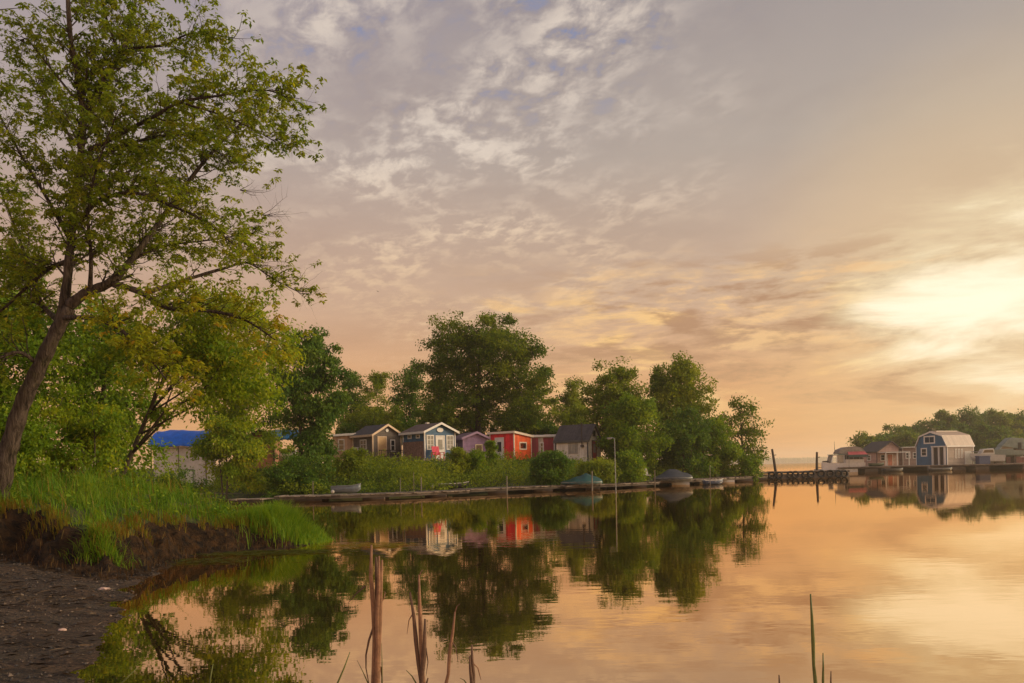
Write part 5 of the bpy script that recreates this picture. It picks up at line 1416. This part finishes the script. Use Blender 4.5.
def far_trees():
    rng = np.random.default_rng(3); n = 2600
    x = rng.uniform(-300, 2400, n); y = rng.uniform(2900, 3050, n)
    hgt = 15 + 6.0 * vnoise(x, y * 0, .006, 3.0) + rng.normal(0, .8, n)
    k = 16; idx = np.repeat(np.arange(n), k)
    P = np.stack([x, y, 1.0 + hgt * .5], 1)[idx] + rng.normal(size=(n * k, 3)) * np.array([7, 4, 1]) ; P[:, 2] = 1.5 + hgt[idx] * rng.random(n * k) ** .7
    V = leaf_quads(P, rng.normal(size=P.shape), rng.normal(size=P.shape), rng.uniform(4, 7, n * k), .7)
    o = quad_mesh('far_wood', V, L_DARK2, rng.random(n * k)); tag(o, 'hazy low wood along the far shore of the river', 'wood', kind='stuff')
far_trees()

# ------------------------------------------------------------------ reeds and debris in the near water
REED = mat('dead_reed', (0.17, 0.085, 0.045), .8, .35, 14, .4, 60)
REED_D = mat('dark_dead_reed', (0.085, 0.045, 0.026), .8, .35, 14, .4, 60)
REED_G = mat('green_reed', (0.075, 0.085, 0.018), .6, .3, 10)
def reed(label, D, stems, leaves=(), name='reed_clump'):
    """stems: (px_top, py_top, px_bottom, radius, material); all stand in the water D metres off"""
    b0 = at(stems[0][2], 720, D); o = empty(name, (b0.x, D, 0), label, 'reed')
    rn = random.Random(int(stems[0][0]))
    for (xt, yt, xb, r, m, *rest) in stems:
        dy = rest[0] if rest else 0.0
        t = at(xt, yt, D + dy); s = (683 - yt); zb = -.35
        # run the line of the stem on down to below the water
        pb = at(xb, 683, D + dy); f = (t.z - zb) / max(t.z - pb.z, .05); e = t + (pb - t) * f
        P = [e.lerp(t, k / 6) - o.location + Vector((rn.gauss(0, r * .35), rn.gauss(0, r * .35), 0)) * (0 < k < 6) for k in range(7)]
        MB().tube(P, [r * (1.12 - .25 * k / 6) * (1.3 if k in (2, 4) else 1) * (.55 if k == 6 else 1) for k in range(7)], 8).build('stem', m, o, True)
    for pts_, w, m in leaves:
        P = [at(x, y, D) - o.location for x, y in pts_]; n = len(P)
        b = MB(); V = []
        for i, p in enumerate(P):
            k = w * (1 - .8 * i / (n - 1)); V += [p + Vector((-k, 0, 0)), p + Vector((0, -k * .4, 0)), p + Vector((k, 0, 0))]
        Fq = []
        for i in range(n - 1): Fq += [(3 * i, 3 * i + 1, 3 * i + 4, 3 * i + 3), (3 * i + 1, 3 * i + 2, 3 * i + 5, 3 * i + 4)]
        q = b.add(V, Fq).build('leaf', m, o, True); s = q.modifiers.new('thickness', 'SOLIDIFY'); s.thickness = .002
    return o
reed('tallest broken brown reed clump standing left in the near water', 6.3,
     [(371.5, 545, 374, .017, REED), (376, 557, 376, .019, REED_D, .03), (382, 560, 377.5, .018, REED, -.02), (379, 556, 376.5, .015, REED, -.05)],
     [([(374, 626), (369, 640), (366, 655), (366, 668), (370, 690)], .010, REED_D), ([(379, 606), (384, 598), (385, 592), (381, 591)], .008, REED), ([(365, 586), (356, 594), (348, 603)], .012, REED_D),
      ([(376, 660), (381, 668), (383, 690)], .010, REED_D), ([(382, 683), (382, 660), (381.5, 643)], .006, REED_G), ([(371, 690), (363, 672), (357, 660)], .006, REED_G)])
reed('brown reed clump of three stalks in the near water', 6.2, [(410, 592, 421, .014, REED_D), (419, 575, 422, .014, REED), (425, 619, 421.5, .016, REED_D, -.03), (428, 678, 427, .010, REED_D)],
     [([(421, 640), (426, 648), (428, 662), (426, 676)], .008, REED_D), ([(414, 612), (409, 620), (407, 634)], .007, REED), ([(420, 690), (412, 676), (406, 670)], .007, REED_G), ([(419, 577), (422, 570), (424, 572)], .006, REED)])
reed('single thin brown reed leaning right in the near water', 6.2, [(455, 612, 445.5, .012, REED)], [([(451, 640), (456, 648), (458, 662)], .007, REED_D), ([(454.5, 614), (457, 606), (460, 604)], .005, REED)], name='reed_stalk')
reed('pair of short dark broken reeds in the near water', 6.2, [(472, 645, 472.5, .013, REED_D), (469.5, 656, 471, .012, REED_D, -.03)],
     [([(472, 662), (478, 668), (481, 680)], .007, REED), ([(471, 690), (464, 680), (460, 678)], .006, REED_G)])
reed('tall slim green reed standing alone at right in the near water', 6.0, [(810.5, 594, 814.5, .012, REED_G)], name='reed_stalk')
reed('shorter thin reed right of the tall green one', 6.0, [(823, 653, 823.5, .008, REED_G)], name='reed_stalk')
reed('shortest reed tip right of the slim green reeds', 6.0, [(831, 671, 831, .007, REED_D)], name='reed_stalk')
reed('tiny dark reed tip left of the tall green reed', 6.0, [(779, 675, 779.5, .009, REED_D)], name='reed_stalk')
reed('green grass blade leaning right out of the bottom edge left of the reeds', 6.0, [(350, 652, 338, .006, REED_G)], name='reed_stalk')
reed('green grass blade rising by the gravel at the bottom edge', 6.0, [(137, 668, 122, .006, REED_G)], name='reed_stalk')
reed('green grass tip rising from the bottom edge under the reflected trees', 6.0, [(213, 664, 210, .007, REED_G)], name='reed_stalk')

def debris():
    rng = np.random.default_rng(14)
    def flat(name, label, cat, cx, cy, sx, sy, n, lmax, m, tmu):
        c = wp(cx, cy); P = np.stack([rng.normal(c.x, sx, n), rng.normal(c.y, sy, n), rng.uniform(.004, .03, n)], 1)
        a = rng.normal(0, .6, n); D = np.stack([np.cos(a), np.sin(a), rng.normal(0, .04, n)], 1); N = rng.normal(size=(n, 3)) * .2; N[:, 2] += 1
        o = quad_mesh(name, leaf_quads(P, D, N, rng.uniform(lmax * .3, lmax, n), .06, .02), m, rng.normal(tmu, .25, n)); return tag(o, label, cat, kind='stuff')
    flat('floating_debris', 'raft of broken dead reeds floating behind the tallest clump', 'debris', 366, 546, .55, .30, 150, .5, L_DRY, .5)
    flat('pond_weed', 'mat of green weed floating along the tip of the spit', 'weed', 268, 553, .9, .22, 700, .35, leaf_mat('weed_strand', [(0.0, (.03, .04, .008)), (1.0, (.11, .12, .02))], .2), .5)
    flat('pond_weed', 'strip of green weed floating below the dark bank', 'weed', 190, 562, .6, .3, 380, .3, leaf_mat('weed_strand', []), .4)
debris()

def bird():
    D = 90; p = at(378, 291.5, D); k = .3
    V = [(0, -.35, 0), (.07, -.1, .03), (0, .3, 0), (-.07, -.1, .03), (.55, .05, .22), (1.0, .15, .12), (.5, .2, .2), (-.55, .05, .22), (-1.0, .15, .12), (-.5, .2, .2), (.08, .14, .02), (-.08, .14, .02), (0, -.05, -.09)]
    b = MB().add([(x * k, y * k, z * k) for x, y, z in V], [(0, 1, 12), (0, 12, 3), (12, 1, 10), (12, 10, 2), (12, 2, 11), (12, 11, 3), (0, 3, 1), (3, 11, 10, 1), (11, 2, 10), (1, 4, 6, 10), (4, 5, 6), (3, 11, 9, 7), (7, 9, 8)])
    o = b.build('bird', DARKW); o.location = p; o.rotation_euler = (0, 0, R(70)); tag(o, 'tiny dark bird flying above the cabins', 'bird')
bird()

# ------------------------------------------------------------------ air
def haze():
    m = bpy.data.materials.new('morning_haze'); m.use_nodes = True
    T = NT(m.node_tree); T.n.clear(); out = T.new('ShaderNodeOutputMaterial')
    v = T.new('ShaderNodeVolumePrincipled')
    T.put(v.inputs['Color'], (0.95, 0.86, 0.74)); v.inputs['Density'].default_value = 0.00034; v.inputs['Anisotropy'].default_value = 0.55
    T.l.new(v.outputs[0], out.inputs['Volume'])
    o = MB().box(-3300, 3300, -80, 3500, -2.0, 45).build('haze', m)
    tag(o, kind='stuff')
haze()
